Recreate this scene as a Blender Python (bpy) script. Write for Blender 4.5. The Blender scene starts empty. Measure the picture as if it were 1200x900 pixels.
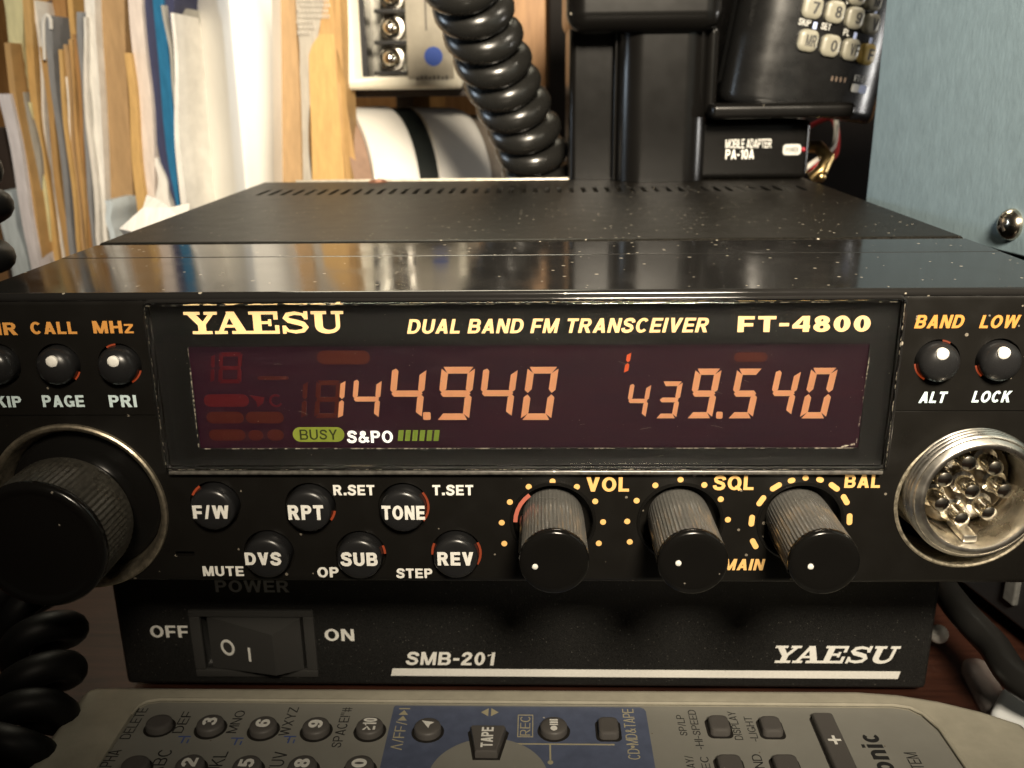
import bpy, bmesh, math, random
from mathutils import Vector, Matrix
from mathutils.geometry import intersect_line_line
random.seed(7)
S = 0.001                      # everything below is written in millimetres
SC = bpy.context.scene
COL = SC.collection
R = math.radians

# ------------------------------------------------------------------ camera
FPX = 1093.0                   # focal length in photograph pixels (1200 wide)
CAM = Vector((2.4, -112.8, 25.0))
TH, YAW, ROLL = R(18.0), R(1.83), R(0.75)
FWD = Vector((-math.sin(YAW)*math.cos(TH), math.cos(YAW)*math.cos(TH), -math.sin(TH)))
R0 = FWD.cross(Vector((0, 0, 1))).normalized()
U0 = R0.cross(FWD)
RIGHT = R0*math.cos(ROLL) - U0*math.sin(ROLL)
UP = U0*math.cos(ROLL) + R0*math.sin(ROLL)
cd = bpy.data.cameras.new('camera')
cam = bpy.data.objects.new('camera', cd)
COL.objects.link(cam)
cd.sensor_width = 36.0
cd.lens = FPX/1200*36
cd.clip_start, cd.clip_end = 0.002, 20
cd.dof.use_dof = True
cd.dof.focus_distance = 0.126
cd.dof.aperture_fstop = 42
m = Matrix((RIGHT, UP, -FWD)).transposed().to_4x4()
m.translation = CAM*S
cam.matrix_world = m
SC.camera = cam

# ------------------------------------------------------------------ room light, exposure
W = bpy.data.worlds.new('World')
SC.world = W
W.use_nodes = True
wb = W.node_tree.nodes['Background']
wb.inputs[0].default_value = (1.0, 0.86, 0.70, 1)
wb.inputs[1].default_value = 0.02
SC.view_settings.view_transform = 'Standard'
SC.view_settings.look = 'None'
SC.view_settings.exposure = 0
SC.view_settings.gamma = 1
SC.cycles.max_bounces = 10
SC.cycles.transmission_bounces = 8

def area(name, loc, target, size, power, color, sy=None):
    ld = bpy.data.lights.new(name, 'AREA')
    ld.energy = power
    ld.color = color
    ld.size = size*S
    if sy:
        ld.shape = 'RECTANGLE'
        ld.size_y = sy*S
    o = bpy.data.objects.new(name, ld)
    COL.objects.link(o)
    o.location = Vector(loc)*S
    o.rotation_euler = (Vector(target)-Vector(loc)).to_track_quat('-Z', 'Y').to_euler()
    return o
def spot(name, loc, target, radius, power, color, half, blend):
    ld = bpy.data.lights.new(name, 'SPOT')
    ld.energy = power
    ld.color = color
    ld.shadow_soft_size = radius*S
    ld.spot_size = R(2*half)
    ld.spot_blend = blend
    o = bpy.data.objects.new(name, ld)
    COL.objects.link(o)
    o.location = Vector(loc)*S
    o.rotation_euler = (Vector(target)-Vector(loc)).to_track_quat('-Z', 'Y').to_euler()
    return o
spot('desk_lamp', (48, -220, 170), (42, 142, 34), 36, 19.0, (1.0, 0.87, 0.68), 31.5, 1.0)
spot('side_lamp', (300, 0, 260), (48, 135, 22), 40, 3.0, (1.0, 0.90, 0.74), 24, 1.0)
area('ceiling_light', (-60, 330, 330), (0, 20, -10), 180, 1.3, (1.0, 0.92, 0.70))
spot('window_light', (-300, 90, 50), (40, 130, 30), 40, 1.2, (0.74, 0.87, 1.0), 22, 1.0)
area('side_window', (262, 117, 5), (44, 129, 8), 24, 0.13, (1.0, 0.97, 0.92), 34)  # unseen light added to put a highlight on the adapter's rounded corner

# ------------------------------------------------------------------ pixel -> point on a real plane
def ray(px, py):
    return FWD*FPX + RIGHT*(px-600) - UP*(py-450)
def at(px, py, Y=0.0):
    d = ray(px, py)
    return CAM + d*((Y-CAM.y)/d.y)
def atz(px, py, Z):
    d = ray(px, py)
    return CAM + d*((Z-CAM.z)/d.z)

# ------------------------------------------------------------------ materials
MATS = {}
def mat(name, col, rough=0.5, metal=0.0, noise=0.0, nscale=400, bump=0.0, bscale=3000, bdist=0.02,
        emit=None, es=0.0, dust=0.0, dscale=420, rvar=0.0, rscale=250, coat=0.0, stretch=None, spec=0.5, col2=None,
        dcol=(0.55, 0.50, 0.42), trans=0.0, ior=1.47):
    if name in MATS:
        return MATS[name]
    M = bpy.data.materials.new(name)
    M.use_nodes = True
    nt = M.node_tree
    N, L = nt.nodes, nt.links
    b = N['Principled BSDF']
    c = tuple(col)+(1,)
    b.inputs['Base Color'].default_value = c
    b.inputs['Roughness'].default_value = rough
    b.inputs['Metallic'].default_value = metal
    b.inputs['Specular IOR Level'].default_value = spec
    b.inputs['Coat Weight'].default_value = coat
    b.inputs['Transmission Weight'].default_value = trans
    b.inputs['IOR'].default_value = ior
    if emit:
        b.inputs['Emission Color'].default_value = tuple(emit)+(1,)
        b.inputs['Emission Strength'].default_value = es
    tc = N.new('ShaderNodeTexCoord')
    mp = N.new('ShaderNodeMapping')
    L.new(tc.outputs['Object'], mp.inputs[0])
    if stretch:
        mp.inputs['Scale'].default_value = stretch
    vec = mp.outputs[0]
    colsock = None
    if noise > 0:
        n = N.new('ShaderNodeTexNoise')
        n.inputs['Scale'].default_value = nscale
        n.inputs['Detail'].default_value = 6
        n.inputs['Roughness'].default_value = 0.62
        L.new(vec, n.inputs['Vector'])
        r = N.new('ShaderNodeValToRGB')
        k = 1-noise
        a = col2 or tuple(x*k for x in col)
        r.color_ramp.elements[0].color = tuple(a)+(1,)
        r.color_ramp.elements[1].color = tuple(min(1, x*(1+noise*0.5)) for x in col)+(1,)
        r.color_ramp.elements[0].position = 0.33
        r.color_ramp.elements[1].position = 0.67
        L.new(n.outputs['Fac'], r.inputs[0])
        colsock = r.outputs[0]
    if dust > 0:
        v = N.new('ShaderNodeTexVoronoi')
        v.inputs['Scale'].default_value = dscale
        L.new(tc.outputs['Object'], v.inputs['Vector'])
        sp = N.new('ShaderNodeSeparateColor')
        L.new(v.outputs['Color'], sp.inputs[0])
        # radius of each speck differs by cell; only some cells have one
        mr = N.new('ShaderNodeMapRange')
        mr.inputs[1].default_value = 1-dust
        mr.inputs[2].default_value = 1.0
        mr.inputs[3].default_value = 0.0
        mr.inputs[4].default_value = 0.20
        L.new(sp.outputs[0], mr.inputs[0])
        lt = N.new('ShaderNodeMath')
        lt.operation = 'LESS_THAN'
        L.new(v.outputs['Distance'], lt.inputs[0])
        L.new(mr.outputs[0], lt.inputs[1])
        mx = N.new('ShaderNodeMix')
        mx.data_type = 'RGBA'
        L.new(lt.outputs[0], mx.inputs[0])
        if colsock:
            L.new(colsock, mx.inputs[6])
        else:
            mx.inputs[6].default_value = c
        mx.inputs[7].default_value = tuple(dcol)+(1,)
        colsock = mx.outputs[2]
    if colsock:
        L.new(colsock, b.inputs['Base Color'])
    if rvar > 0:
        n2 = N.new('ShaderNodeTexNoise')
        n2.inputs['Scale'].default_value = rscale
        n2.inputs['Detail'].default_value = 5
        L.new(vec, n2.inputs['Vector'])
        m2 = N.new('ShaderNodeMapRange')
        m2.inputs[1].default_value = 0.3
        m2.inputs[2].default_value = 0.7
        m2.inputs[3].default_value = max(0.02, rough-rvar)
        m2.inputs[4].default_value = min(1, rough+rvar)
        L.new(n2.outputs['Fac'], m2.inputs[0])
        L.new(m2.outputs[0], b.inputs['Roughness'])
    if bump > 0:
        n3 = N.new('ShaderNodeTexNoise')
        n3.inputs['Scale'].default_value = bscale
        n3.inputs['Detail'].default_value = 3
        L.new(vec, n3.inputs['Vector'])
        bp = N.new('ShaderNodeBump')
        bp.inputs['Strength'].default_value = bump
        bp.inputs['Distance'].default_value = bdist*S
        L.new(n3.outputs['Fac'], bp.inputs['Height'])
        L.new(bp.outputs[0], b.inputs['Normal'])
    MATS[name] = M
    return M

GLOSS = mat('black_gloss_plastic', (0.012, 0.0115, 0.011), 0.11, rvar=0.05, rscale=120, dust=0.40, dscale=700, spec=.36, dcol=(.30,.27,.22))
FACE = mat('black_face_plastic', (0.007, 0.0064, 0.0055), 0.34, spec=.32, rvar=0.08, bump=0.2, bscale=7000, dust=0.14, dscale=800, dcol=(0.16, 0.14, 0.11))
COVER = mat('black_textured_cover', (0.0100, 0.0088, 0.0070), 0.42, spec=.12, noise=.9, nscale=3000, bump=0.9, bscale=3600, bdist=0.05, dust=0.45, dscale=800, rvar=0.02, dcol=(.26,.235,.19))
CASE = mat('black_grained_metal', (0.017, 0.0168, 0.016), 0.42, noise=.75, nscale=5200, bump=0.9, bscale=3300, bdist=0.06, dust=0.5, dscale=2100, dcol=(.10,.095,.085))
BTN = mat('charcoal_button_plastic', (0.013, 0.013, 0.0135), 0.30, bump=0.15, bscale=6000, rvar=0.06)
KNOB = mat('black_knob_plastic', (0.006, 0.0057, 0.0052), 0.15, rvar=0.05, spec=.4, bump=0.1, dust=0.06, dscale=1200, dcol=(.2,.18,.15))
KNURL = mat('worn_knob_side', (0.12, 0.117, 0.108), 0.32, noise=0.35, nscale=3500, rvar=0.06, spec=1.0, coat=.25)
RIMM = mat('worn_metal_rim', (0.55, 0.48, 0.36), 0.34, metal=0.9, noise=0.45, nscale=900, bump=0.3, bscale=2500)
NICKEL = mat('nickel_plate', (0.86, 0.82, 0.74), 0.30, metal=1.0, noise=0.25, nscale=700, rvar=0.08)
NICKELD = mat('dusty_nickel', (0.46, 0.41, 0.31), 0.45, metal=0.75, noise=0.6, nscale=1800, bump=0.6, bscale=3500)
CHROME = mat('chrome_pin', (0.88, 0.83, 0.72), 0.17, metal=1.0)
BAKE = mat('socket_insulator', (0.06, 0.045, 0.025), 0.22, noise=0.4, nscale=800)
AMBER = mat('amber_backlit_lettering', (0.62, 0.36, 0.12), 0.6, emit=(1.0, 0.60, 0.20), es=0.22)
AMBERB = mat('bright_amber_lettering', (0.9, 0.62, 0.28), 0.5, emit=(1.0, 0.69, 0.31), es=0.92)
ORNGE = mat('orange_backlit_lettering', (0.46, 0.20, 0.04), 0.6, emit=(1.0, 0.45, 0.10), es=0.16)
WHITEP = mat('white_print', (0.80, 0.79, 0.74), 0.55, noise=0.08, nscale=2500)
COOLP = mat('pale_blue_print', (0.62, 0.76, 0.78), 0.55, noise=0.08, nscale=2500)
WHITEL = mat('white_backlit_lettering', (0.8, 0.8, 0.75), 0.5, emit=(1.0, 0.97, 0.88), es=0.85)
GREYP = mat('grey_print', (0.50, 0.50, 0.47), 0.55, noise=0.1, nscale=2500)
SEG = mat('salmon_lit_segment', (0.3, 0.15, 0.08), 0.6, emit=(1.0, 0.38, 0.15), es=0.49)
SEGR = mat('red_lit_segment', (0.3, 0.05, 0.02), 0.6, emit=(1.0, 0.13, 0.02), es=0.55)
GHOST = mat('unlit_red_segment', (0.05, 0.0, 0.005), 0.6, emit=(1.0, 0.06, 0.05), es=0.042)
GHOSTB = mat('unlit_amber_segment', (0.05, 0.01, 0.005), 0.6, emit=(1.0, 0.10, 0.05), es=0.028)
GREEN = mat('green_lit_segment', (0.1, 0.12, 0.02), 0.6, emit=(0.55, 0.62, 0.06), es=0.34)
GREEN2 = mat('dark_green_lit_bar', (0.1, 0.12, 0.02), 0.6, emit=(0.30, 0.46, 0.04), es=0.34)
DKTXT = mat('dark_segment_lettering', (0.01, 0.01, 0.005), 0.6, emit=(0.08, 0.09, 0.01), es=0.3)
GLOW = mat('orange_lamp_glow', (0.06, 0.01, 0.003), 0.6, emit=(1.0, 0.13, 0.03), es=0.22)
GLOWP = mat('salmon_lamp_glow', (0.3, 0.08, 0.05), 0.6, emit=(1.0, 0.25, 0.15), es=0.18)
DUST_GLINT = mat('pale_dust_line', (0.27, 0.245, 0.195), 0.9, noise=0.7, nscale=2200)
MASK = mat('display_mask', (0.006, 0.006, 0.006), 0.6)

def lcd_material():
    M = bpy.data.materials.new('purple_backlit_panel')
    M.use_nodes = True
    N, L = M.node_tree.nodes, M.node_tree.links
    b = N['Principled BSDF']
    b.inputs['Base Color'].default_value = (0.01, 0.002, 0.004, 1)
    tc = N.new('ShaderNodeTexCoord')
    mp = N.new('ShaderNodeMapping')
    mp.inputs['Scale'].default_value = (1, 1, 6)
    L.new(tc.outputs['Object'], mp.inputs[0])
    n = N.new('ShaderNodeTexNoise')
    n.inputs['Scale'].default_value = 60
    n.inputs['Detail'].default_value = 8
    n.inputs['Roughness'].default_value = 0.7
    L.new(mp.outputs[0], n.inputs['Vector'])
    r = N.new('ShaderNodeValToRGB')
    r.color_ramp.elements[0].position = 0.3
    r.color_ramp.elements[0].color = (0.008, 0.0016, 0.0062, 1)
    r.color_ramp.elements[1].position = 0.75
    r.color_ramp.elements[1].color = (0.024, 0.0040, 0.0080, 1)
    L.new(n.outputs['Fac'], r.inputs[0])
    L.new(r.outputs[0], b.inputs['Emission Color'])
    b.inputs['Emission Strength'].default_value = 1.0
    return M
LCD = lcd_material()

def glass_material(name, rough=0.0, tint=(1, 1, 1)):
    M = bpy.data.materials.new(name)
    M.use_nodes = True
    N, L = M.node_tree.nodes, M.node_tree.links
    b = N['Principled BSDF']
    b.inputs['Base Color'].default_value = tuple(tint)+(1,)
    b.inputs['Roughness'].default_value = rough
    b.inputs['Transmission Weight'].default_value = 1
    b.inputs['IOR'].default_value = 1.49
    return M
ACRYL = glass_material('clear_acrylic', 0.0, (0.98, 0.98, 0.97))
CLEARP = mat('clear_plastic', (.42, .38, .36), .14)
CLEARP.node_tree.nodes['Principled BSDF'].inputs['Alpha'].default_value = .38

def wood(name, c1, c2, rough=0.45, scale=(3, 40, 40), k=14):
    M = bpy.data.materials.new(name)
    M.use_nodes = True
    N, L = M.node_tree.nodes, M.node_tree.links
    b = N['Principled BSDF']
    tc = N.new('ShaderNodeTexCoord')
    mp = N.new('ShaderNodeMapping')
    mp.inputs['Scale'].default_value = scale
    L.new(tc.outputs['Object'], mp.inputs[0])
    n = N.new('ShaderNodeTexNoise')
    n.inputs['Scale'].default_value = k
    n.inputs['Detail'].default_value = 9
    n.inputs['Roughness'].default_value = 0.7
    n.inputs['Distortion'].default_value = 0.6
    L.new(mp.outputs[0], n.inputs['Vector'])
    r = N.new('ShaderNodeValToRGB')
    r.color_ramp.elements[0].position = 0.32
    r.color_ramp.elements[0].color = tuple(c1)+(1,)
    r.color_ramp.elements[1].position = 0.70
    r.color_ramp.elements[1].color = tuple(c2)+(1,)
    L.new(n.outputs['Fac'], r.inputs[0])
    L.new(r.outputs[0], b.inputs['Base Color'])
    b.inputs['Roughness'].default_value = rough
    bp = N.new('ShaderNodeBump')
    bp.inputs['Strength'].default_value = 0.25
    bp.inputs['Distance'].default_value = 0.0001
    L.new(n.outputs['Fac'], bp.inputs['Height'])
    L.new(bp.outputs[0], b.inputs['Normal'])
    return M
TABLEW = wood('dark_red_wood', (0.018, 0.006, 0.004), (0.060, 0.022, 0.013), 0.42)
SHELFW = wood('brown_plank', (0.06, 0.03, 0.012), (0.16, 0.08, 0.03), 0.5)
WALLW = wood('orange_brown_board', (0.30, 0.14, 0.045), (0.50, 0.27, 0.10), 0.5, scale=(30, 30, 3))

# ------------------------------------------------------------------ mesh collector
class MB:
    def __init__(self):
        self.v, self.f = [], []
    def add(self, vs, fs):
        k = len(self.v)
        self.v += [Vector(x) for x in vs]
        self.f += [tuple(i+k for i in f) for f in fs]
        return self
    def box(self, x0, x1, y0, y1, z0, z1):
        return self.add([(x0, y0, z0), (x1, y0, z0), (x1, y1, z0), (x0, y1, z0), (x0, y0, z1), (x1, y0, z1), (x1, y1, z1), (x0, y1, z1)],
                        [(0, 3, 2, 1), (4, 5, 6, 7), (0, 1, 5, 4), (1, 2, 6, 5), (2, 3, 7, 6), (3, 0, 4, 7)])
    def rbox(self, x0, x1, y0, y1, z0, z1, r, seg=3, keep=None):
        bm = bmesh.new()
        t = MB().box(x0, x1, y0, y1, z0, z1)
        vs = [bm.verts.new(p) for p in t.v]
        for f in t.f:
            bm.faces.new([vs[i] for i in f])
        bm.edges.ensure_lookup_table()
        es = [e for e in bm.edges if keep is None or keep(e)]
        bmesh.ops.bevel(bm, geom=es, offset=r, segments=seg, affect='EDGES', profile=0.5)
        bm.verts.index_update()
        self.add([v.co.copy() for v in bm.verts], [[v.index for v in f.verts] for f in bm.faces])
        bm.free()
        return self
    def lathe(self, prof, cx, cz, n=48, axis='Y', mod=None, cy=0.0):
        """prof: list of (radius, along).  axis Y: along is the Y coordinate, circle in XZ.  axis Z: circle in XY."""
        vs, fs, rings = [], [], []
        for (r, a) in prof:
            if r < 1e-6:
                rings.append([len(vs)])
                vs.append((cx, a, cz) if axis == 'Y' else (cx, cy, a))
            else:
                ring = []
                for i in range(n):
                    t = 2*math.pi*i/n
                    rr = r*(mod(t, a, i) if mod else 1)
                    ring.append(len(vs))
                    vs.append((cx+rr*math.cos(t), a, cz+rr*math.sin(t)) if axis == 'Y' else (cx+rr*math.cos(t), cy+rr*math.sin(t), a))
                rings.append(ring)
        for A, B in zip(rings, rings[1:]):
            if len(A) == 1 and len(B) == 1:
                continue
            for i in range(n):
                j = (i+1) % n
                if len(A) == 1:
                    fs.append((A[0], B[i], B[j]))
                elif len(B) == 1:
                    fs.append((A[i], A[j], B[0]))
                else:
                    fs.append((A[i], A[j], B[j], B[i]))
        return self.add(vs, fs)
    def tube(self, pts, r, n=10, cap=True):
        pts = [Vector(p) for p in pts]
        rs = r if isinstance(r, (list, tuple)) else [r]*len(pts)
        vs, fs = [], []
        nrm = None
        for i, p in enumerate(pts):
            t = (pts[min(i+1, len(pts)-1)] - pts[max(i-1, 0)]).normalized()
            if nrm is None:
                nrm = t.orthogonal().normalized()
            nrm = (nrm - t*nrm.dot(t)).normalized()
            b = t.cross(nrm)
            for k in range(n):
                a = 2*math.pi*k/n
                vs.append(p + (nrm*math.cos(a)+b*math.sin(a))*rs[i])
        for i in range(len(pts)-1):
            for k in range(n):
                j = (k+1) % n
                fs.append((i*n+k, i*n+j, (i+1)*n+j, (i+1)*n+k))
        if cap:
            fs.append(tuple(range(n-1, -1, -1)))
            fs.append(tuple((len(pts)-1)*n+k for k in range(n)))
        return self.add(vs, fs)
    def prism(self, poly, frame, d0, d1):
        """poly: 2-D outline; frame: (origin, ux, uy, n); extruded along n from d0 to d1"""
        O, ux, uy, nn = frame
        k = len(poly)
        vs = [O+ux*x+uy*y+nn*d0 for x, y in poly] + [O+ux*x+uy*y+nn*d1 for x, y in poly]
        fs = [tuple(range(k-1, -1, -1)), tuple(range(k, 2*k))] + [(i, (i+1) % k, k+(i+1) % k, k+i) for i in range(k)]
        return self.add(vs, fs)
    def sphere(self, c, r, n=16, sz=1.0):
        prof = [(r*math.sin(math.pi*i/8), c[2]-r*sz*math.cos(math.pi*i/8)) for i in range(9)]
        prof[0] = (0, prof[0][1])
        prof[-1] = (0, prof[-1][1])
        return self.lathe(prof, c[0], 0, n, 'Z', cy=c[1])

def catmull(P_, k):
    out_ = []
    for i in range(len(P_)-1):
        p0, p1, p2, p3 = P_[max(0, i-1)], P_[i], P_[i+1], P_[min(len(P_)-1, i+2)]
        for j in range(k):
            t = j/k
            out_.append(.5*((2*p1)+(p2-p0)*t+(2*p0-5*p1+4*p2-p3)*t*t+(3*p1-p0-3*p2+p3)*t**3))
    out_.append(P_[-1])
    return out_
ORG = {}
def build(name, mb, material, parent=None, smooth=True, origin=None, angle=38):
    me = bpy.data.meshes.new(name)
    if parent is not None:
        O = ORG[parent]
    elif origin is not None:
        O = Vector(origin)
    else:
        n = max(1, len(mb.v))
        O = Vector((sum(v.x for v in mb.v)/n, sum(v.y for v in mb.v)/n, min(v.z for v in mb.v)))
    me.from_pydata([(v-O)*S for v in mb.v], [], mb.f)
    bm = bmesh.new()
    bm.from_mesh(me)
    bmesh.ops.recalc_face_normals(bm, faces=bm.faces)
    bm.to_mesh(me)
    bm.free()
    me.materials.append(material)
    if smooth:
        for p in me.polygons:
            p.use_smooth = True
        me.set_sharp_from_angle(angle=R(angle))
    o = bpy.data.objects.new(name, me)
    COL.objects.link(o)
    ORG[o] = O
    if smooth:
        wn = o.modifiers.new('weighted_normals', 'WEIGHTED_NORMAL')
        wn.keep_sharp = True
        wn.weight = 60
    if parent is not None:
        o.parent = parent
    else:
        o.location = O*S
    return o
def thing(name, label, cat, loc, group=None):
    o = bpy.data.objects.new(name, None)
    COL.objects.link(o)
    o.empty_display_size = 0.01
    o.location = Vector(loc)*S
    ORG[o] = Vector(loc)
    return tag(o, label, cat, group)
def tag(o, label, cat, group=None):
    o['label'] = label
    o['category'] = cat
    if group:
        o['group'] = group
    return o
def structure(o):
    o['kind'] = 'structure'
    return o
def boolean(o, cutter_mb):
    c = build('cutter', cutter_mb, MASK, smooth=False, origin=(0, 0, 0))
    c.location = -ORG[o]*S if o.parent is None else (0, 0, 0)
    if o.parent is not None:
        c.location = (0, 0, 0)
        loc = ORG[o]
        for v in c.data.vertices:
            v.co = v.co - loc*S
        c.parent = o.parent
    md = o.modifiers.new('cut', 'BOOLEAN')
    md.operation = 'DIFFERENCE'
    md.object = c
    md.solver = 'EXACT'
    dg = bpy.context.evaluated_depsgraph_get()
    dg.update()
    me = bpy.data.meshes.new_from_object(o.evaluated_get(dg))
    old = o.data
    o.modifiers.clear()
    wn = o.modifiers.new('weighted_normals', 'WEIGHTED_NORMAL')
    wn.keep_sharp = True
    wn.weight = 60
    o.data = me
    for p in me.polygons:
        p.use_smooth = True
    me.set_sharp_from_angle(angle=R(38))
    bpy.data.objects.remove(c)
    return o

# ------------------------------------------------------------------ lettering
def stroke(path, widths):
    L, Rr = [], []
    for i, p in enumerate(path):
        q0 = path[max(0, i-1)]; q1 = path[min(len(path)-1, i+1)]
        t = Vector((q1[0]-q0[0], q1[1]-q0[1])).normalized()
        n = Vector((-t.y, t.x))
        w = widths[i]/2 if isinstance(widths, list) else widths/2
        L.append((p[0]+n.x*w, p[1]+n.y*w)); Rr.append((p[0]-n.x*w, p[1]-n.y*w))
    return L, Rr
TXT = {}
def glyphs(s):
    """bold grotesque capitals and figures as flat polygons, height 1; s = stem width"""
    t = s*.86
    Rc = lambda a, b, c, d: [(a, b), (c, b), (c, d), (a, d)]
    def arc(cx, cy, rx, ry, a0, a1):
        n = max(4, int(abs(a1-a0)/15))
        out = []
        for i in range(n):
            u, v = R(a0+(a1-a0)*i/n), R(a0+(a1-a0)*(i+1)/n)
            o = lambda a: (cx+rx*math.cos(a), cy+ry*math.sin(a))
            q = lambda a: (cx+(rx-s)*math.cos(a), cy+(ry-t)*math.sin(a))
            out.append([q(u), o(u), o(v), q(v)])
        return out
    def path(pts, wd):
        L_, Q_ = stroke(pts, wd)
        return [[L_[i], L_[i+1], Q_[i+1], Q_[i]] for i in range(len(pts)-1)]
    mir = lambda p, w: [(w-x, y) for x, y in p][::-1]
    G = {}
    a = [(0, 0), (1.08*s, 0), (.39+.55*s, 1), (.39-.55*s, 1)]
    G['A'] = (.78, [a, mir(a, .78), Rc(.19, .19, .59, .19+t*.95)])
    G['B'] = (.74, [Rc(0, 0, s, 1), Rc(s, 1-t, .44, 1), Rc(s, .5-t/2, .46, .5+t/2), Rc(s, 0, .46, t)]+arc(.44, .75-t/4, .27, .25+t/4, -90, 90)+arc(.46, .25+t/4, .28, .25+t/4, -90, 90))
    G['C'] = (.78, arc(.39, .5, .39, .51, 42, 318))
    G['D'] = (.76, [Rc(0, 0, s, 1), Rc(s, 1-t, .36, 1), Rc(s, 0, .36, t)]+arc(.36, .5, .40, .5, -90, 90))
    G['E'] = (.66, [Rc(0, 0, s, 1), Rc(s, 1-t, .66, 1), Rc(s, .5-t/2, .62, .5+t/2), Rc(s, 0, .66, t)])
    G['F'] = (.62, [Rc(0, 0, s, 1), Rc(s, 1-t, .62, 1), Rc(s, .46-t/2, .58, .46+t/2)])
    G['G'] = (.80, arc(.40, .5, .40, .51, 42, 335)+[Rc(.44, .33, .80, .33+t), Rc(.8-s, .05, .8, .34)])
    G['H'] = (.74, [Rc(0, 0, s, 1), Rc(.74-s, 0, .74, 1), Rc(s, .5-t/2, .74-s, .5+t/2)])
    G['I'] = (s, [Rc(0, 0, s, 1)])
    G['J'] = (.58, [Rc(.58-s, .28, .58, 1)]+arc(.29, .29, .29, .30, 180, 360))
    G['K'] = (.76, [Rc(0, 0, s, 1), [(s, .30), (s, .30+1.25*s), (.74-1.3*s, 1), (.74, 1)], [(.24, .54), (.24+.9*s, .42+1.0*s), (.78, 0), (.78-1.25*s, 0)]])
    G['L'] = (.60, [Rc(0, 0, s, 1), Rc(s, 0, .60, t)])
    d = [(0, 1), (1.15*s, 1), (.45+.42*s, 0), (.45-.42*s, 0)]
    G['M'] = (.90, [Rc(0, 0, s*.92, .99), Rc(.9-s*.92, 0, .9, .99), d, mir(d, .90)])
    G['N'] = (.74, [Rc(0, 0, s*.95, .99), Rc(.74-s*.95, .01, .74, 1), [(0, 1), (1.1*s, 1), (.74, 0), (.74-1.1*s, 0)]])
    G['O'] = (.82, arc(.41, .5, .41, .51, 0, 360))
    G['Q'] = (.82, arc(.41, .5, .41, .51, 0, 360)+[[(.44, .26), (.44+.9*s, .34), (.86, .02), (.86-.9*s, -.06)]])
    pb = [Rc(0, 0, s, 1), Rc(s, 1-t, .42, 1), Rc(s, .40, .42, .40+t)]+arc(.42, .70, .28, .30, -90, 90)
    G['P'] = (.70, pb)
    G['R'] = (.76, pb+[[(.30, .42), (.30+1.1*s, .42), (.76, 0), (.76-1.2*s, 0)]])
    G['S'] = (.70, path([(.63, .70), (.60, .82), (.49, .90), (.34, .915), (.19, .88), (.115, .76), (.15, .63), (.28, .55), (.42, .50), (.55, .43), (.605, .29), (.55, .155), (.41, .085), (.28, .085), (.14, .13), (.08, .22), (.065, .32)],
                        [s*.95]+[s]*15+[s*.95]))
    G['T'] = (.68, [Rc(.34-s/2, 0, .34+s/2, 1-t), Rc(0, 1-t, .68, 1)])
    G['U'] = (.74, [Rc(0, .36, s, 1), Rc(.74-s, .36, .74, 1)]+arc(.37, .36, .37, .37, 180, 360))
    v = [(0, 1), (1.1*s, 1), (.38+.5*s, 0), (.38-.5*s, 0)]
    G['V'] = (.76, [v, mir(v, .76)])
    w1 = [(0, 1), (s, 1), (.28+.42*s, 0), (.28-.5*s, 0)]
    w2 = [(.54-.45*s, 1), (.54+.42*s, 1), (.28+.42*s, 0), (.28-.5*s, 0)]
    G['W'] = (1.08, [w1, w2, mir(w1, 1.08), mir(w2, 1.08)])
    x = [(0, 1), (1.15*s, 1), (.74, 0), (.74-1.15*s, 0)]
    G['X'] = (.74, [x, mir(x, .74)])
    y = [(0, 1), (1.12*s, 1), (.38+.5*s, .40), (.38-.5*s, .40)]
    G['Y'] = (.76, [y, mir(y, .76), Rc(.38-s/2, 0, .38+s/2, .42)])
    G['Z'] = (.68, [Rc(0, 1-t, .68, 1), Rc(0, 0, .68, t), [(0, t), (1.2*s, t), (.68, 1-t), (.68-1.2*s, 1-t)]])
    G['z'] = (.54, [[(px*.8, py*.74) for px, py in p] for p in G['Z'][1]])
    G['0'] = (.62, arc(.31, .5, .31, .51, 0, 360))
    G['1'] = (.42, [Rc(.42-s, 0, .42, 1), [(0, .68), (.42-s, .80), (.42-s, 1), (.42-s*.8, 1), (.30-s*.5, .84), (0, .80)]])
    G['2'] = (.62, path([(.09, .68), (.11, .80), (.21, .90), (.33, .915), (.45, .87), (.515, .74), (.46, .58), (.28, .38), (.13, .20), (.10, .08)], s)+[Rc(.0, 0, .62, t)])
    G['3'] = (.62, path([(.08, .74), (.14, .86), (.29, .915), (.44, .87), (.50, .74), (.44, .59), (.26, .53)], s)+path([(.26, .53), (.46, .47), (.53, .29), (.45, .13), (.30, .085), (.14, .13), (.07, .26)], s))
    G['4'] = (.66, [Rc(.40, 0, .40+s, 1), Rc(0, .22, .66, .22+t), [(0, .22+t), (.02+s*.9, .22+t), (.40+s*.4, 1), (.40-s*.2, 1)]])
    G['5'] = (.62, [Rc(.08, 1-t, .58, 1), Rc(.06, .42, .06+s*.9, 1-t)]+path([(.10, .50), (.22, .57), (.36, .575), (.49, .50), (.53, .33), (.47, .16), (.32, .085), (.16, .12), (.07, .25)], s))
    G['6'] = (.62, arc(.31, .325, .31, .335, 0, 360)+path([(.10, .33), (.10, .58), (.16, .80), (.27, .90), (.38, .915), (.49, .86), (.54, .74)], s))
    G['9'] = (.62, [[(.62-px, 1-py) for px, py in p] for p in G['6'][1]])
    G['7'] = (.60, [Rc(0, 1-t, .60, 1), [(.14, 0), (.14+1.1*s, 0), (.60, 1-t), (.60-1.15*s, 1-t)]])
    G['8'] = (.62, arc(.31, .745-t*.1, .28, .265+t*.1, 0, 360)+arc(.31, .275+t*.1, .31, .285+t*.1, 0, 360))
    G['-'] = (.36, [Rc(0, .36, .36, .36+t)])
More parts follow.
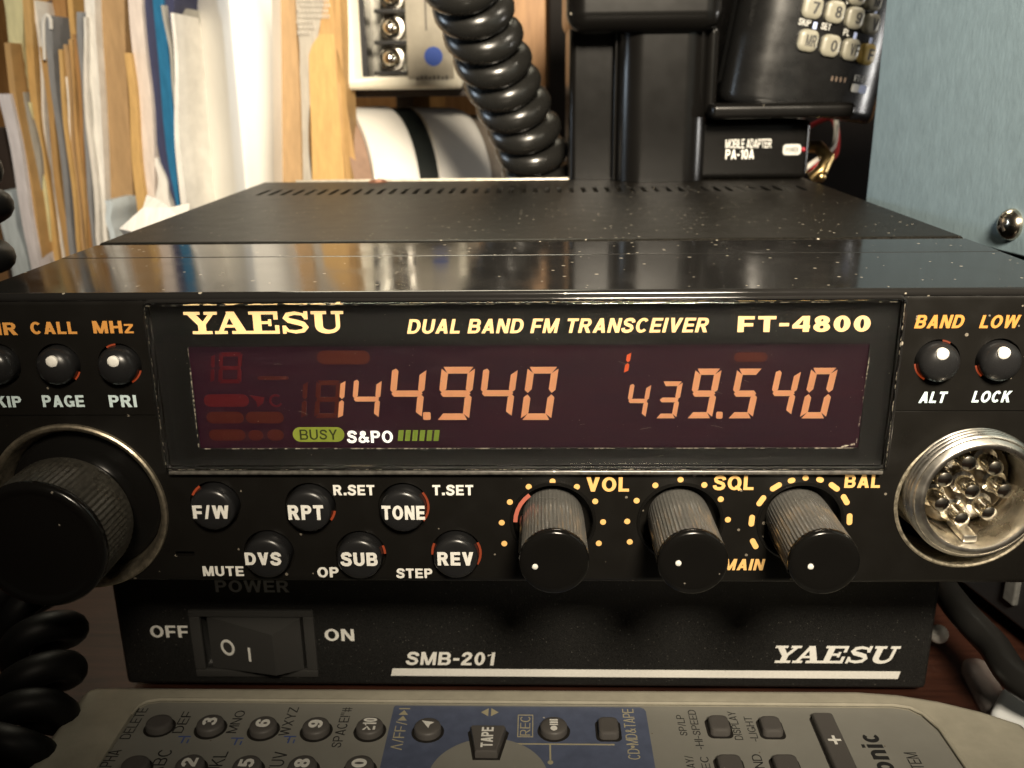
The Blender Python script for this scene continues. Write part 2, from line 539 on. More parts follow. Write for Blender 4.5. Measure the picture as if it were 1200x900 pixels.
    G['+'] = (.6, [Rc(0, .5-t/2, .6, .5+t/2), Rc(.3-s/2, .2, .3+s/2, .8)])
    G['/'] = (.40, [[(0, -.02), (s*.8, -.02), (.40, 1.02), (.40-s*.8, 1.02)]])
    G['.'] = (s*1.1, [Rc(0, 0, s*1.1, s*1.1)])
    G['!'] = (s, [Rc(0, 0, s, s), Rc(0, s*1.6, s, 1)])
    G['"'] = (.34, [Rc(0, .66, s*.8, 1), Rc(.34-s*.8, .66, .34, 1)])
    G['#'] = (.68, [Rc(.14, 0, .14+s*.7, 1), Rc(.46, 0, .46+s*.7, 1), Rc(0, .28, .68, .28+t*.7), Rc(0, .62, .68, .62+t*.7)])
    G['|'] = (s, [Rc(0, 0, s, 1)])
    G['&'] = (.80, path([(.76, .06), (.56, .28), (.34, .56), (.22, .74), (.25, .87), (.36, .92), (.47, .86), (.48, .73), (.36, .60), (.20, .48), (.10, .34), (.10, .18), (.22, .085), (.38, .085), (.54, .18), (.66, .36), (.69, .48)], s*.9))
    G['\u2265'] = (.60, [[(0, .95), (0, .95-t), (.42, .62), (.60, .62)], [(0, .29), (0, .29+t), (.42, .62), (.60, .62)], Rc(0, 0, .6, t*.9)])
    G['\u039b'] = (.70, [[(0, 0), (s, 0), (.35+.4*s, 1), (.35-.4*s, 1)], [(.70, 0), (.70-s, 0), (.35-.4*s, 1), (.35+.4*s, 1)]])
    G['\u25b6'] = (.56, [[(0, .08), (.56, .5), (0, .92)]])
    G['\u2022'] = (.34, [[(.17+.17*math.cos(R(k)), .5+.17*math.sin(R(k))) for k in range(0, 360, 30)]])
    # the small letters the maker's word needs
    xh = lambda ps: [[(px, py*.74) for px, py in p] for p in ps]
    G['n'] = (.60, [Rc(0, 0, s, .74), Rc(.60-s, 0, .60, .46)]+arc(.30, .44, .30, .31, 0, 180))
    G['i'] = (s, [Rc(0, 0, s, .74), Rc(0, .84, s, 1)])
    G['c'] = (.58, arc(.30, .37, .30, .38, 45, 315))
    G['o'] = (.62, arc(.31, .37, .31, .38, 0, 360))
    G['a'] = (.60, arc(.30, .37, .30, .38, 0, 360)+[Rc(.60-s, 0, .60, .74)])
    G['s'] = (.54, [[(px*.78, py*.74) for px, py in p] for p in G['S'][1]])
    return G
def text2d(s, off=0.0, shear=0.0, spacing=1.0):
    key = (s, off, shear, spacing)
    if key in TXT:
        return TXT[key]
    w = .155+off*1.9
    G = glyphs(w)
    x, vs, fs, n = 0.0, [], [], 0
    for ch in s:
        if ch == ' ':
            x += .38
            continue
        gw, polys = G[ch]
        for p in polys:
            k = len(vs)
            z1 = .5+.012*(n % 9)
            n += 1
            vs += [Vector((x+px+shear*py, py, -.5)) for px, py in p]+[Vector((x+px+shear*py, py, z1)) for px, py in p]
            m_ = len(p)
            fs += [tuple(k+i for i in reversed(range(m_))), tuple(k+m_+i for i in range(m_))]+[(k+i, k+(i+1) % m_, k+m_+(i+1) % m_, k+m_+i) for i in range(m_)]
        x += gw+.13*spacing
    TXT[key] = (vs, fs)
    return TXT[key]
def fit(mb, vs, fs, O, ux, uy, nn, w, h, thick):
    x0 = min(v.x for v in vs); x1 = max(v.x for v in vs)
    y0 = min(v.y for v in vs); y1 = max(v.y for v in vs)
    out = [O + ux*((v.x-x0)/(x1-x0)*w) + uy*((v.y-y0)/max(1e-6, y1-y0)*h) + nn*((v.z+0.5)*thick) for v in vs]
    return mb.add(out, fs)
XX, YY, ZZ = Vector((1, 0, 0)), Vector((0, 1, 0)), Vector((0, 0, 1))
def label_on(s, box, Y, material, parent, name='lettering', off=0.02, shear=0.0, thick=0.05, spacing=1.0, Yp=None):
    """box = (xl, yt, xr, yb) photograph pixels; Y plane where the letters are seen (Yp: where they are put)"""
    a, b = at(box[0], box[3], Y), at(box[2], box[1], Y)
    z0 = at((box[0]+box[2])/2, box[3], Y).z
    z1 = at((box[0]+box[2])/2, box[1], Y).z
    vs, fs = text2d(s, off, shear, spacing)
    O = Vector((a.x, Y if Yp is None else Yp, z0))
    mb = fit(MB(), vs, fs, O, XX, ZZ, -YY, b.x-a.x, z1-z0, thick)
    return build(name, mb, material, parent, smooth=False)

def slab_word():
    """slab-serif capitals Y A E S U as quads in a 2-D space of height 1"""
    rc = lambda a, b, c, d: [(a, b), (c, b), (c, d), (a, d)]
    out = []
    def put(polys, dx):
        for p in polys:
            out.append([(x+dx, y) for x, y in p])
    Yq = [rc(0, .87, .56, 1), rc(.70, .87, 1.16, 1), [(.10, .9), (.40, .9), (.74, .40), (.46, .40)], [(.86, .9), (1.04, .9), (.72, .40), (.56, .44)],
          rc(.46, .1, .73, .44), rc(.25, 0, .94, .13)]
    Aq = [rc(0, 0, .44, .13), rc(.60, 0, 1.22, .13), [(.13, .1), (.29, .1), (.66, 1), (.48, 1)], [(.44, 1), (.72, 1), (1.10, .1), (.78, .1)], rc(.28, .29, .82, .41)]
    Eq = [rc(.14, .02, .42, .98), rc(0, .87, 1.0, 1), rc(0, 0, 1.03, .13), rc(.4, .44, .72, .56), rc(.86, .64, 1.0, .9), rc(.89, .1, 1.03, .38), rc(.66, .35, .77, .65)]
    path = [(.84, .68), (.74, .86), (.48, .92), (.23, .86), (.15, .71), (.27, .59), (.50, .52), (.74, .43), (.84, .28), (.74, .13), (.48, .075), (.22, .13), (.11, .32)]
    wd = [.08, .11, .15, .18, .20, .21, .22, .21, .20, .17, .15, .11, .08]
    L, Q = stroke(path, wd)
    Sq = [[L[i], L[i+1], Q[i+1], Q[i]] for i in range(len(path)-1)] + [rc(.79, .64, .92, 1), rc(.03, 0, .15, .36)]
    up = [(.255+.0, .9), (.255, .34)] + [(.585-.33*math.cos(a), .34-.265*math.sin(a)) for a in [math.pi*i/10 for i in range(1, 10)]] + [(.915, .34), (.915, .9)]
    uw = [.27, .27, .26, .24, .21, .18, .16, .15, .145, .14, .14, .14, .14]
    L, Q = stroke(up, uw)
    Uq = [[L[i], L[i+1], Q[i+1], Q[i]] for i in range(len(up)-1)] + [rc(0, .87, .53, 1), rc(.70, .87, 1.12, 1)]
    x = 0
    for q, w in ((Yq, 1.03), (Aq, 1.22), (Eq, 1.12), (Sq, 1.04), (Uq, 1.12)):
        put(q, x); x += w
    return out
def slab_label(box, Y, material, parent, shear=0.0, thick=0.05, Yp=None):
    polys = [[(x+shear*y, y) for x, y in p] for p in slab_word()]
    xs = [x for p in polys for x, y in p]
    x0, x1 = min(xs), max(xs)
    a, b = at(box[0], box[3], Y), at(box[2], box[1], Y)
    z0 = at((box[0]+box[2])/2, box[3], Y).z
    z1 = at((box[0]+box[2])/2, box[1], Y).z
    fr = (Vector((a.x, Y if Yp is None else Yp, z0)), XX, ZZ, -YY)
    mb = MB()
    for i, p in enumerate(polys):
        mb.prism([((x-x0)/(x1-x0)*(b.x-a.x), y*(z1-z0)) for x, y in p], fr, 0, thick+0.0012*i)
    return build('lettering', mb, material, parent, smooth=False)

SEGS = {'0': 'abcdef', '1': 'bc', '3': 'abgcd', '4': 'fgbc', '5': 'afgcd', '8': 'abcdefg', '9': 'abfgcd'}
def seven(mb, ch, box, Yapp, Yp, slant=0.14, tw=0.158, one=False):
    a, b = at(box[0], box[3], Yapp), at(box[2], box[1], Yapp)
    z0 = at((box[0]+box[2])/2, box[3], Yapp).z
    z1 = at((box[0]+box[2])/2, box[1], Yapp).z
    h = z1-z0
    if ch == '4':
        a = Vector((a.x-slant*h*.55, a.y, a.z))
    w = (b.x-a.x)-slant*h
    t = h*tw*0.78
    g = t*0.13
    def hseg(y):
        return [(g+t*0.1, y), (t*0.55+g, y+t/2), (w-t*0.55-g, y+t/2), (w-g-t*0.1, y), (w-t*0.55-g, y-t/2), (t*0.55+g, y-t/2)]
    def vseg(x, ya, yb):
        return [(x, ya+g), (x+t/2, ya+t*0.5+g), (x+t/2, yb-t*0.5-g), (x, yb-g), (x-t/2, yb-t*0.5-g), (x-t/2, ya+t*0.5+g)]
    H = h/2
    P = {'a': [(t*.15+g, h), (w-t*.15-g, h), (w-t*.8-g, h-t), (t*.8+g, h-t)],
         'd': [(t*.8+g, t), (w-t*.8-g, t), (w-t*.15-g, 0), (t*.15+g, 0)],
         'g': hseg(H),
         'f': [(0, h-t*.15-g), (t, h-t*.9-g), (t, H+t*.55+g), (t*.5, H+g), (0, H+t*.45+g)],
         'b': [(w, h-t*.15-g), (w-t, h-t*.9-g), (w-t, H+t*.55+g), (w-t*.5, H+g), (w, H+t*.45+g)],
         'e': [(0, t*.15+g), (t, t*.9+g), (t, H-t*.55-g), (t*.5, H-g), (0, H-t*.45-g)],
         'c': [(w, t*.15+g), (w-t, t*.9+g), (w-t, H-t*.55-g), (w-t*.5, H-g), (w, H-t*.45-g)]}
    if ch == '4':          # the open four of this display: the uprights keep blunt tips
        P['f'] = [(0, h-t*.3), (t*.6, h), (t, h-t*.4), (t, H+t*.55+g), (t*.5, H+g), (0, H+t*.45+g)]
    if ch == '1':
        w = max(w, t)
        for k in 'bc':
            P[k] = [(x-(0), y) for x, y in P[k]]
        P['b'] = [(w, h-t*.1), (w-t, h-t*.7), (w-t, H+t*.5+g), (w-t*.5, H+g), (w, H+t*.4+g)]
        P['c'] = [(w, t*.6), (w-t, t*.1), (w-t, H-t*.5-g), (w-t*.5, H-g), (w, H-t*.4-g)]
    fr = (Vector((a.x, Yp, z0)), XX, ZZ, -YY)
    for s in SEGS[ch]:
        mb.prism([(x+slant*y, y) for x, y in P[s]], fr, 0, 0.04)
    return mb
def pill2d(x0, x1, y0, y1, n=8):
    r = min((y1-y0), (x1-x0))/2
    pts = []
    for cx, cy, a0 in ((x1-r, y1-r, 0), (x0+r, y1-r, 90), (x0+r, y0+r, 180), (x1-r, y0+r, 270)):
        for i in range(n+1):
            a = R(a0+90*i/n)
            pts.append((cx+r*math.cos(a), cy+r*math.sin(a)))
    return pts
def rrect2d(x0, x1, y0, y1, r, n=6):
    pts = []
    for cx, cy, a0 in ((x1-r, y1-r, 0), (x0+r, y1-r, 90), (x0+r, y0+r, 180), (x1-r, y0+r, 270)):
        for i in range(n+1):
            a = R(a0+90*i/n)
            pts.append((cx+r*math.cos(a), cy+r*math.sin(a)))
    return pts
def pbox(box, Y):
    a, b = at(box[0], box[3], Y), at(box[2], box[1], Y)
    xm = (box[0]+box[2])/2
    return a.x, b.x, at(xm, box[3], Y).z, at(xm, box[1], Y).z
FACEFR = lambda Y: (Vector((0, Y, 0)), XX, ZZ, -YY)

# ================================================================== THE SETTING
TZ = -76.0
structure(build('table', MB().rbox(-420, 420, -260, 420, TZ-22, TZ, 2), TABLEW))
structure(build('wall', MB().box(-520, 420, 400, 412, TZ-20, 420), WALLW))

# ================================================================== THE TRANSCEIVER
rad = thing('transceiver', 'wide black two-band radio transceiver with lit orange frequency display and round buttons', 'radio', (0, 60, -40.4))
# --- front block with all its holes
HW = 71.0
front = build('front_panel', MB().rbox(-HW, HW, 0, 26, -40.4, 0, 1.1, 4), FACE, rad)
VOLc, SQLc, BALc = (4.02, -31.07), (20.91, -31.07), (36.76, -31.05)
DIAL = (at(93, 595).x, at(93, 595).z)
MIC = (at(1136, 587).x, at(1136, 587).z)
cut = MB()
cut.lathe([(0, 7), (9.5, 7), (9.5, -2), (0, -2)], MIC[0], MIC[1], 64)
for c in (VOLc, SQLc, BALc):
    cut.lathe([(0, 2.0), (5.35, 2.0), (5.35, -2), (0, -2)], c[0], c[1], 48)
cut.lathe([(0, 3.0), (11.3, 3.0), (11.3, -2), (0, -2)], DIAL[0], DIAL[1], 72)
BOX = (-46.85, 46.75, -23.15, -0.75)       # the clear display block (x0,x1,z0,z1)
cut.box(BOX[0]-.05, BOX[1]+.05, -2, 3.4, BOX[2]-.05, BOX[3]+.05)
LOWB = [('F/W', 250, 594, (227, 592, 267.5, 608)), ('RPT', 363, 596, (338.5, 592, 378.5, 609)), ('TONE', 474, 596, (448, 592.5, 497.5, 609)),
        ('DVS', 314, 651, (288, 647, 329, 662.5)), ('SUB', 423, 652, (399.5, 647, 442, 663.5)), ('REV', 536.5, 651, (513, 647, 554.5, 662.5))]
TOPB = [(136.5, 430), (64.5, 430), (-6, 430), (1102, 426), (1174, 425)]
HB = -1.9                                  # button top plane
for s, px, py, bx in LOWB:
    p = at(px-3, py+5, HB)
    cut.lathe([(0, 1.2), (3.45, 1.2), (3.45, -2), (0, -2)], p.x, p.z, 40)
for px, py in TOPB:
    p = at(px, py, -1.0)
    cut.lathe([(0, 1.2), (2.82, 1.2), (2.82, -2), (0, -2)], p.x, p.z, 40)
zg = at(100, 487).z
cut.box(-HW-1, BOX[0]-.25, -1, .22, zg-.11, zg+.11)
zg2 = at(1120, 482).z
cut.box(BOX[1]+.25, HW+1, -1, .22, zg2-.11, zg2+.11)
pm = at(217, 649)                           # small microphone slit left of the DVS button
cut.box(pm.x-1.3, pm.x+1.3, -1, 1.2, pm.z-.35, pm.z+.35)
boolean(front, cut)
front['label'] = 'black plastic front panel'
# --- gloss strip on top of the front block, thin skin
build('top_strip', MB().rbox(-HW+.6, HW-.6, 1.3, 25.95, -1, .18, .16, 2), GLOSS, rad)
build('middle_strip', MB().rbox(-HW, HW, 26.25, 38.8, -40.2, .12, .5, 3), GLOSS, rad)
cover = build('cover', MB().rbox(-HW, HW, 39.05, 136.5, -40.2, .35, .9, 3), COVER, rad)
sl = MB()
for i in range(46):                         # row of vent slots along the back of the cover
    x = -64 + i*2.82
    if x > 66:
        continue
    sl.box(x, x+1.1, 106, 117, -3, 2)
boolean(cover, sl)
build('rear_edge', MB().tube([(-62, 136.7, .35), (69, 136.7, .35)], .42, 10), mat('bright_worn_edge', (.62, .56, .46), .35, metal=.6, noise=.3, nscale=500), rad)  # pale strip added as the light caught along the cover's rear edge
p = atz(443, 213, .4)
build('screw', MB().lathe([(0, 1.2), (1.6, 1.0), (2.5, .5), (2.7, .1), (2.7, -2)], p.x, 0, 24, 'Z', cy=134.0), mat('rusty_screw', (0.22, 0.09, 0.05), 0.4, metal=0.6, noise=0.4, nscale=900), rad)

# --- display block
disp = build('display', MB().box(BOX[0]+.1, BOX[1]-.1, 3.05, 3.35, BOX[2]+.1, BOX[3]-.1), MASK, rad)
disp['label'] = 'lit purple display with orange digits'
AF, AB = -1.35, 2.0                         # front and back of the acrylic
YA = AF + (AB-AF)/1.49                      # where its back appears to be
build('display_window', MB().rbox(BOX[0], BOX[1], AF, AB, BOX[2], BOX[3], .32, 3), ACRYL, disp)
# mask with opening, just behind the acrylic
wx0, wx1 = at(228, 470, YA).x, at(1012, 470, YA).x
wz0, wz1 = at(614, 525, YA).z, at(614, 405, YA).z
mk = MB()
mk.box(BOX[0]+.1, BOX[1]-.1, 2.12, 2.3, wz1, BOX[3]-.1)
mk.box(BOX[0]+.1, BOX[1]-.1, 2.12, 2.3, BOX[2]+.1, wz0)
mk.box(BOX[0]+.1, wx0, 2.12, 2.3, wz0, wz1)
mk.box(wx1, BOX[1]-.1, 2.12, 2.3, wz0, wz1)
build('display_mask', mk, MASK, disp, smooth=False)
build('lit_panel', MB().box(wx0-.8, wx1+.8, 2.75, 2.95, wz0-.8, wz1+.8), LCD, disp, smooth=False)
# lettering printed on the mask
AP = 2.09
slab_label((218, 365, 402, 391), YA, AMBERB, disp, Yp=AP)
label_on('DUAL BAND FM TRANSCEIVER', (477, 373, 831, 390.5), YA, AMBERB, disp, off=.028, shear=.2, Yp=AP)
label_on('FT-4800', (864, 370, 1021, 389), YA, AMBERB, disp, off=.04, Yp=AP)
# digits
DA, DP = AF + (2.6-AF)/1.49 + .12, 2.62
dg = [('1', (389, 446, 405, 490)), ('4', (415, 445, 447.5, 490)), ('4', (459, 432, 500, 490)), ('9', (511, 430, 557, 492)), ('4', (564, 432, 607, 489)), ('0', (610, 430, 655, 492)),
      ('4', (735, 450, 763.5, 489.5)), ('3', (768, 447, 800.5, 490)), ('9', (804, 432, 846, 490)), ('5', (852, 432, 894.5, 490)), ('4', (902, 434, 939, 487)), ('0', (937, 431, 982, 490))]
for ch, bx in dg:
    build('digit', seven(MB(), ch, bx, DA, DP), SEG, disp, smooth=False)
for bx in ((496, 483, 504.5, 492), (839, 482.5, 847, 490.5)):
    x0, x1, z0, z1 = pbox(bx, DA)
    build('decimal_point', MB().prism(rrect2d(x0, x1, z0, z1, .2), FACEFR(DP), 0, .04), SEG, disp, smooth=False)
build('digit', seven(MB(), '1', (729, 413, 740, 437), DA, DP, tw=.24), SEGR, disp, smooth=False)
for ch, bx in (('1', (239, 415, 252, 448)), ('8', (256, 413, 284, 449))):
    build('digit', seven(MB(), ch, bx, DA, DP), GHOST, disp, smooth=False)
for ch, bx in (('1', (347, 447, 361, 490)), ('8', (368, 446, 400, 490))):
    build('digit', seven(MB(), ch, bx, DA, 2.68), GHOSTB, disp, smooth=False)
for bx, mm in (((240, 462, 291, 476.5), GHOST), ((243, 482.5, 285, 496), GHOSTB), ((289, 482.5, 332, 496), GHOSTB), ((246, 503, 287, 516), GHOSTB),
               ((372, 411, 433, 427), GHOSTB), ((302, 441, 338, 445), GHOSTB), ((292, 504, 308, 516), GHOSTB), ((314, 503.5, 332, 516), GHOSTB),
               ((860, 413, 900, 424), GHOSTB)):
    x0, x1, z0, z1 = pbox(bx, DA)
    build('annunciator', MB().prism(pill2d(x0, x1, z0, z1), FACEFR(DP), 0, .03), mm, disp, smooth=False)
x0, x1, z0, z1 = pbox((317, 463, 330, 476), DA)
ring = [(x0+(x1-x0)/2+.75*math.cos(R(a)), (z0+z1)/2+.75*math.sin(R(a))) for a in range(50, 331, 20)]
L_, Q_ = stroke(ring, .28)
mb = MB()
for i in range(len(ring)-1):
    mb.prism([L_[i], L_[i+1], Q_[i+1], Q_[i]], FACEFR(DP), 0, .03)
build('annunciator', mb, GHOST, disp, smooth=False)
x0, x1, z0, z1 = pbox((294, 463, 310, 477), DA)
build('annunciator', MB().prism([(x0, z1), (x1, z1-.3), (x1-.3, z0+.5), (x0+.9, z0), (x0+.8, z0+.8)], FACEFR(DP), 0, .03), GHOST, disp, smooth=False)
x0, x1, z0, z1 = pbox((344, 500.5, 403, 517.5), DA)
build('annunciator', MB().prism(pill2d(x0, x1, z0, z1), FACEFR(DP), 0, .03), GREEN, disp, smooth=False)
label_on('BUSY', (352, 503, 395, 515), DA, DKTXT, disp, off=.0, Yp=DP-.05)
label_on('S&PO', (407, 504.5, 460, 519), DA, WHITEL, disp, off=.03, Yp=DP)
for i in range(6):
    xa = 466+i*8.4
    x0, x1, z0, z1 = pbox((xa, 504, xa+6.4, 516.5), DA)
    build('meter_bar', MB().prism([(x0, z0), (x1-.12, z0), (x1+.1, z1), (x0+.22, z1)], FACEFR(DP), 0, .04), GREEN2, disp, smooth=False)
# dust along the window edges, and painted glints along the block's outer edges
def dust_glint_line(p0, p1, n, r, gaps):
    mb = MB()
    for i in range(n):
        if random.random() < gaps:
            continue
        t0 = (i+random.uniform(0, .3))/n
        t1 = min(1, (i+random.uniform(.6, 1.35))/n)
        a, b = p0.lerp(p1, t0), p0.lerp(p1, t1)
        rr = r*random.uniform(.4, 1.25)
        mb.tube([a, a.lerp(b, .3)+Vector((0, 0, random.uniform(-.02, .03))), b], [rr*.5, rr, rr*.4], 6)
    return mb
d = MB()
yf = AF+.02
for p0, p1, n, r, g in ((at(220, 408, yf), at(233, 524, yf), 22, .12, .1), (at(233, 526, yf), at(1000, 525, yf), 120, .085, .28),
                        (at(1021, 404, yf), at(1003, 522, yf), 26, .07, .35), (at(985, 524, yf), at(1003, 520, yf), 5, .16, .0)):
    q = dust_glint_line(p0, p1, n, r, g)
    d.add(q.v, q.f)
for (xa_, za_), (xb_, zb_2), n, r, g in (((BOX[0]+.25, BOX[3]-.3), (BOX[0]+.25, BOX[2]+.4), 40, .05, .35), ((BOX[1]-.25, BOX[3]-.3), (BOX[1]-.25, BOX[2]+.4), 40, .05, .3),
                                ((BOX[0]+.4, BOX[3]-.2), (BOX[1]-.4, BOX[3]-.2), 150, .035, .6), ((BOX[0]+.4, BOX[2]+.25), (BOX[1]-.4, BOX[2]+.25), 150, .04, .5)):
    q = dust_glint_line(Vector((xa_, AF+.03, za_)), Vector((xb_, AF+.03, zb_2)), n, r, g)  # these pale strips paint the glint on the block's outer edges
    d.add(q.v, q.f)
for k in range(150):
    x, z = random.uniform(BOX[0]+1, BOX[1]-1), random.uniform(BOX[2]+1, BOX[3]-1)
    r = random.choice((.025, .03, .04, .055))*random.uniform(.7, 1.2)
    d.lathe([(r, AF+.005), (r*.8, AF-.02), (0, AF-.03)], x, z, 6)
for k in range(9):
    x, z = random.uniform(BOX[0]+4, BOX[1]-4), random.uniform(BOX[2]+2, BOX[3]-2)
    a_ = random.uniform(-.5, .5)
    ln = random.uniform(.5, 1.6)
    d.tube([(x, AF-.005, z), (x+ln*.5*math.cos(a_), AF-.01, z+ln*.5*math.sin(a_)+.05), (x+ln*math.cos(a_), AF-.005, z+ln*math.sin(a_))], .012, 5)
build('dust', d, DUST_GLINT, disp)['kind'] = 'stuff'
# raised rounded frame round the block
def frame_bar(x0, x1, z0, z1, r, Y):
    pts = [Vector((x, Y, z)) for x, z in rrect2d(x0, x1, z0, z1, 1.0, 5)]
    pts.append(pts[0])
    return MB().tube(pts, r, 10, cap=False)
build('display_frame', frame_bar(BOX[0]-.25, BOX[1]+.25, BOX[2]-.3, BOX[3]+.12, .36, -.1), GLOSS, rad)
lip = MB().tube([(BOX[0]+.4, -.72, BOX[2]-.34), (BOX[1]-.4, -.72, BOX[2]-.34)], .40, 12)
build('display_ledge', lip, mat('worn_gloss_edge', (0.10, 0.095, 0.085), 0.22, noise=0.5, nscale=1200, rvar=.08, dust=.3, dscale=1200), rad)
build('top_lip', MB().tube([(-HW+.5, .55, -.22), (HW-.5, .55, -.22)], .62, 14), GLOSS, rad)

# --- lettering on the face
for s, bx, mm, sh in (('MHz', (110, 376, 155, 390.5), ORNGE, 0), ('CALL', (37, 377, 88.5, 391.5), ORNGE, 0), ('MR', (-16, 378, 18.5, 392.5), ORNGE, 0),
                      ('PAGE', (51, 463, 97.5, 477), COOLP, 0), ('PRI', (129, 463, 159, 477), COOLP, 0), ('SKIP', (-17, 464, 24, 477.5), COOLP, 0),
                      ('BAND', (1071, 369, 1131, 384.5), ORNGE, .18), ('LOW', (1147, 369, 1197, 384.5), ORNGE, .18),
                      ('ALT', (1076, 459, 1111, 472), COOLP, .18), ('LOCK', (1138, 458, 1186.5, 471.5), COOLP, .18),
                      ('R.SET', (391, 568, 438.5, 580.5), WHITEP, 0), ('T.SET', (507, 568, 554.5, 580.5), WHITEP, 0),
                      ('MUTE', (238.5, 663.5, 285, 675), WHITEP, 0), ('OP', (372.5, 664.5, 396.5, 676.5), WHITEP, 0), ('STEP', (464.5, 666, 506.5, 677.5), WHITEP, 0),
                      ('VOL', (687, 559, 737.5, 576), AMBER, 0), ('SQL', (835, 557, 884, 575), AMBER, 0), ('BAL', (989, 556, 1032.5, 571.5), AMBER, 0),
                      ('MAIN', (847, 655, 897, 668), AMBER, .15)):
    label_on(s, bx, -.01, mm, rad, off=.035, shear=sh, thick=.05)

# --- buttons
def button(cx, cz, r, prof, n=40):
    return MB().lathe([(rr*r, y) for rr, y in prof], cx, cz, n)
for s, px, py, bx in LOWB:
    p = at(px-3, py+5, HB)
    b = build('button', button(p.x, p.z, 3.05, [(1, 1.1), (1, -1.05), (.975, -1.4), (.91, -1.68), (.80, -1.83), (.6, HB), (0, HB-.03)]), BTN, rad)
    b['label'] = 'round charcoal button lettered ' + s
    label_on(s, bx, HB-.03, WHITEP, b, off=.045, thick=.06)
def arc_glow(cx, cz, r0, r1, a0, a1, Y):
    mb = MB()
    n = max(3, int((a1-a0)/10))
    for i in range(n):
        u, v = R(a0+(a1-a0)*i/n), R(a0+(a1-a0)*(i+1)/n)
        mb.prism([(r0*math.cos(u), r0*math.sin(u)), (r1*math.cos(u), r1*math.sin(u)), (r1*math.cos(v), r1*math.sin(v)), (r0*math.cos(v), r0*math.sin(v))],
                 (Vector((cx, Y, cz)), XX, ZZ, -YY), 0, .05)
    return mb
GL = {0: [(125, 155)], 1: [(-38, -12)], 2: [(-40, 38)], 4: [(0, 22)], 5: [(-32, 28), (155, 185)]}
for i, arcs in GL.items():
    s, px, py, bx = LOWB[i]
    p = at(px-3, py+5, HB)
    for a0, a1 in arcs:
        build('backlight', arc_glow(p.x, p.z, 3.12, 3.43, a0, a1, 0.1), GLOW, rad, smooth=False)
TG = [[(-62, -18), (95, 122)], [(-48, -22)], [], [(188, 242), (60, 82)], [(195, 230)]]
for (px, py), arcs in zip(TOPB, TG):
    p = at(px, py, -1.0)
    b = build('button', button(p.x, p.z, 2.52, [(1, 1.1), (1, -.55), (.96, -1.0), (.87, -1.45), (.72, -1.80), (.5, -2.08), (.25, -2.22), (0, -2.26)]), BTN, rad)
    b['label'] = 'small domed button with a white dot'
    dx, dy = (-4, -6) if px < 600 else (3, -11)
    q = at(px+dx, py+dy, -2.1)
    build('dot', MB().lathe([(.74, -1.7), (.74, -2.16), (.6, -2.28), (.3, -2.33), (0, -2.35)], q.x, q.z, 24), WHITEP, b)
    for a0, a1 in arcs:
        build('backlight', arc_glow(p.x, p.z, 2.58, 2.80, a0, a1, 0.1), GLOW, rad, smooth=False)

# --- three shaft knobs
def small_knob(c, ang, dotpx):
    n = 108
    L = -11.2
    def mod(t, a, i):
        return 1.0 + ((0.013 if i % 2 else -0.013) if a < 1.5 else 0)
    body = MB().lathe([(0, 1.9), (4.1, 1.9), (4.15, 0), (4.25, L+1.1)], c[0], c[1], n, mod=mod)
    k = build('knob', body, KNURL, rad, angle=25)
    cap = build('knob_cap', MB().lathe([(4.25, L+1.05), (4.32, L+.9), (4.32, L+.45), (4.2, L+.15), (3.95, L), (3.2, L-.02), (1.5, L+.10), (0, L+.12)], c[0], c[1], 64), KNOB, k)
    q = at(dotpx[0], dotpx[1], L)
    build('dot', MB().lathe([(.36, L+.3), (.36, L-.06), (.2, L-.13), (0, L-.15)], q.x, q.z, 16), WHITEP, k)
    ux = Vector((math.cos(R(ang)), 0, math.sin(R(ang))))
    c3 = Vector((c[0], 0, c[1]))
    build('pointer', MB().tube([c3+ux*4.25+YY*(-.2), c3+ux*4.32+YY*(L+.8)], .24, 8), KNOB, k)
    build('knob_well', MB().lathe([(5.33, 1.85), (5.33, -.05), (5.5, -.16), (5.72, -.12), (5.8, .05)], c[0], c[1], 56), KNOB, rad)
    return k
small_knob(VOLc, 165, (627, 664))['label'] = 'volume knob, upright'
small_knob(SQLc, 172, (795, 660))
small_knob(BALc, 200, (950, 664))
for px in ((619.6, 570.4), (647.5, 564), (676, 570.5), (697.5, 587.5), (706.7, 611.7), (701.7, 636.7), (597.5, 588.3), (588, 612.5), (591, 637),
           (768, 568.8), (797.5, 562), (825.4, 568.3), (844.6, 585), (853, 609), (746, 586.7), (735, 611), (738, 635), (929+15, 560)):
    q = at(px[0], px[1], -.02)
    rr = .40
    build('scale_dot', MB().lathe([(rr, .05), (rr, -.05), (0, -.06)], q.x, q.z, 16), AMBERB if False else AMBER, rad)
cB = at(938, 609)
for (zx, zy) in ((777, 257), (770, 192), (797, 136), (838, 97), (882, 79), (962, 77), (1002, 97), (1033, 133), (1045, 188)):
    q = at(560+zx/2.4, 530+zy/2.4)
    a = math.atan2(q.z-BALc[1], q.x-BALc[0])
    tx = Vector((-math.sin(a), 0, math.cos(a)))
    ln = .85 if abs(zx-922) > 50 else .5
    fr = (Vector((q.x, -.01, q.z)), tx, Vector((math.cos(a), 0, math.sin(a))), -YY)
    build('scale_mark', MB().prism(pill2d(-ln, ln, -.37, .37, 4), fr, 0, .05), AMBER, rad, smooth=False)
q = at(603, 607)
build('backlight', arc_glow(VOLc[0], VOLc[1], 4.75, 5.3, 128, 180, 0.0), GLOWP, rad, smooth=False)

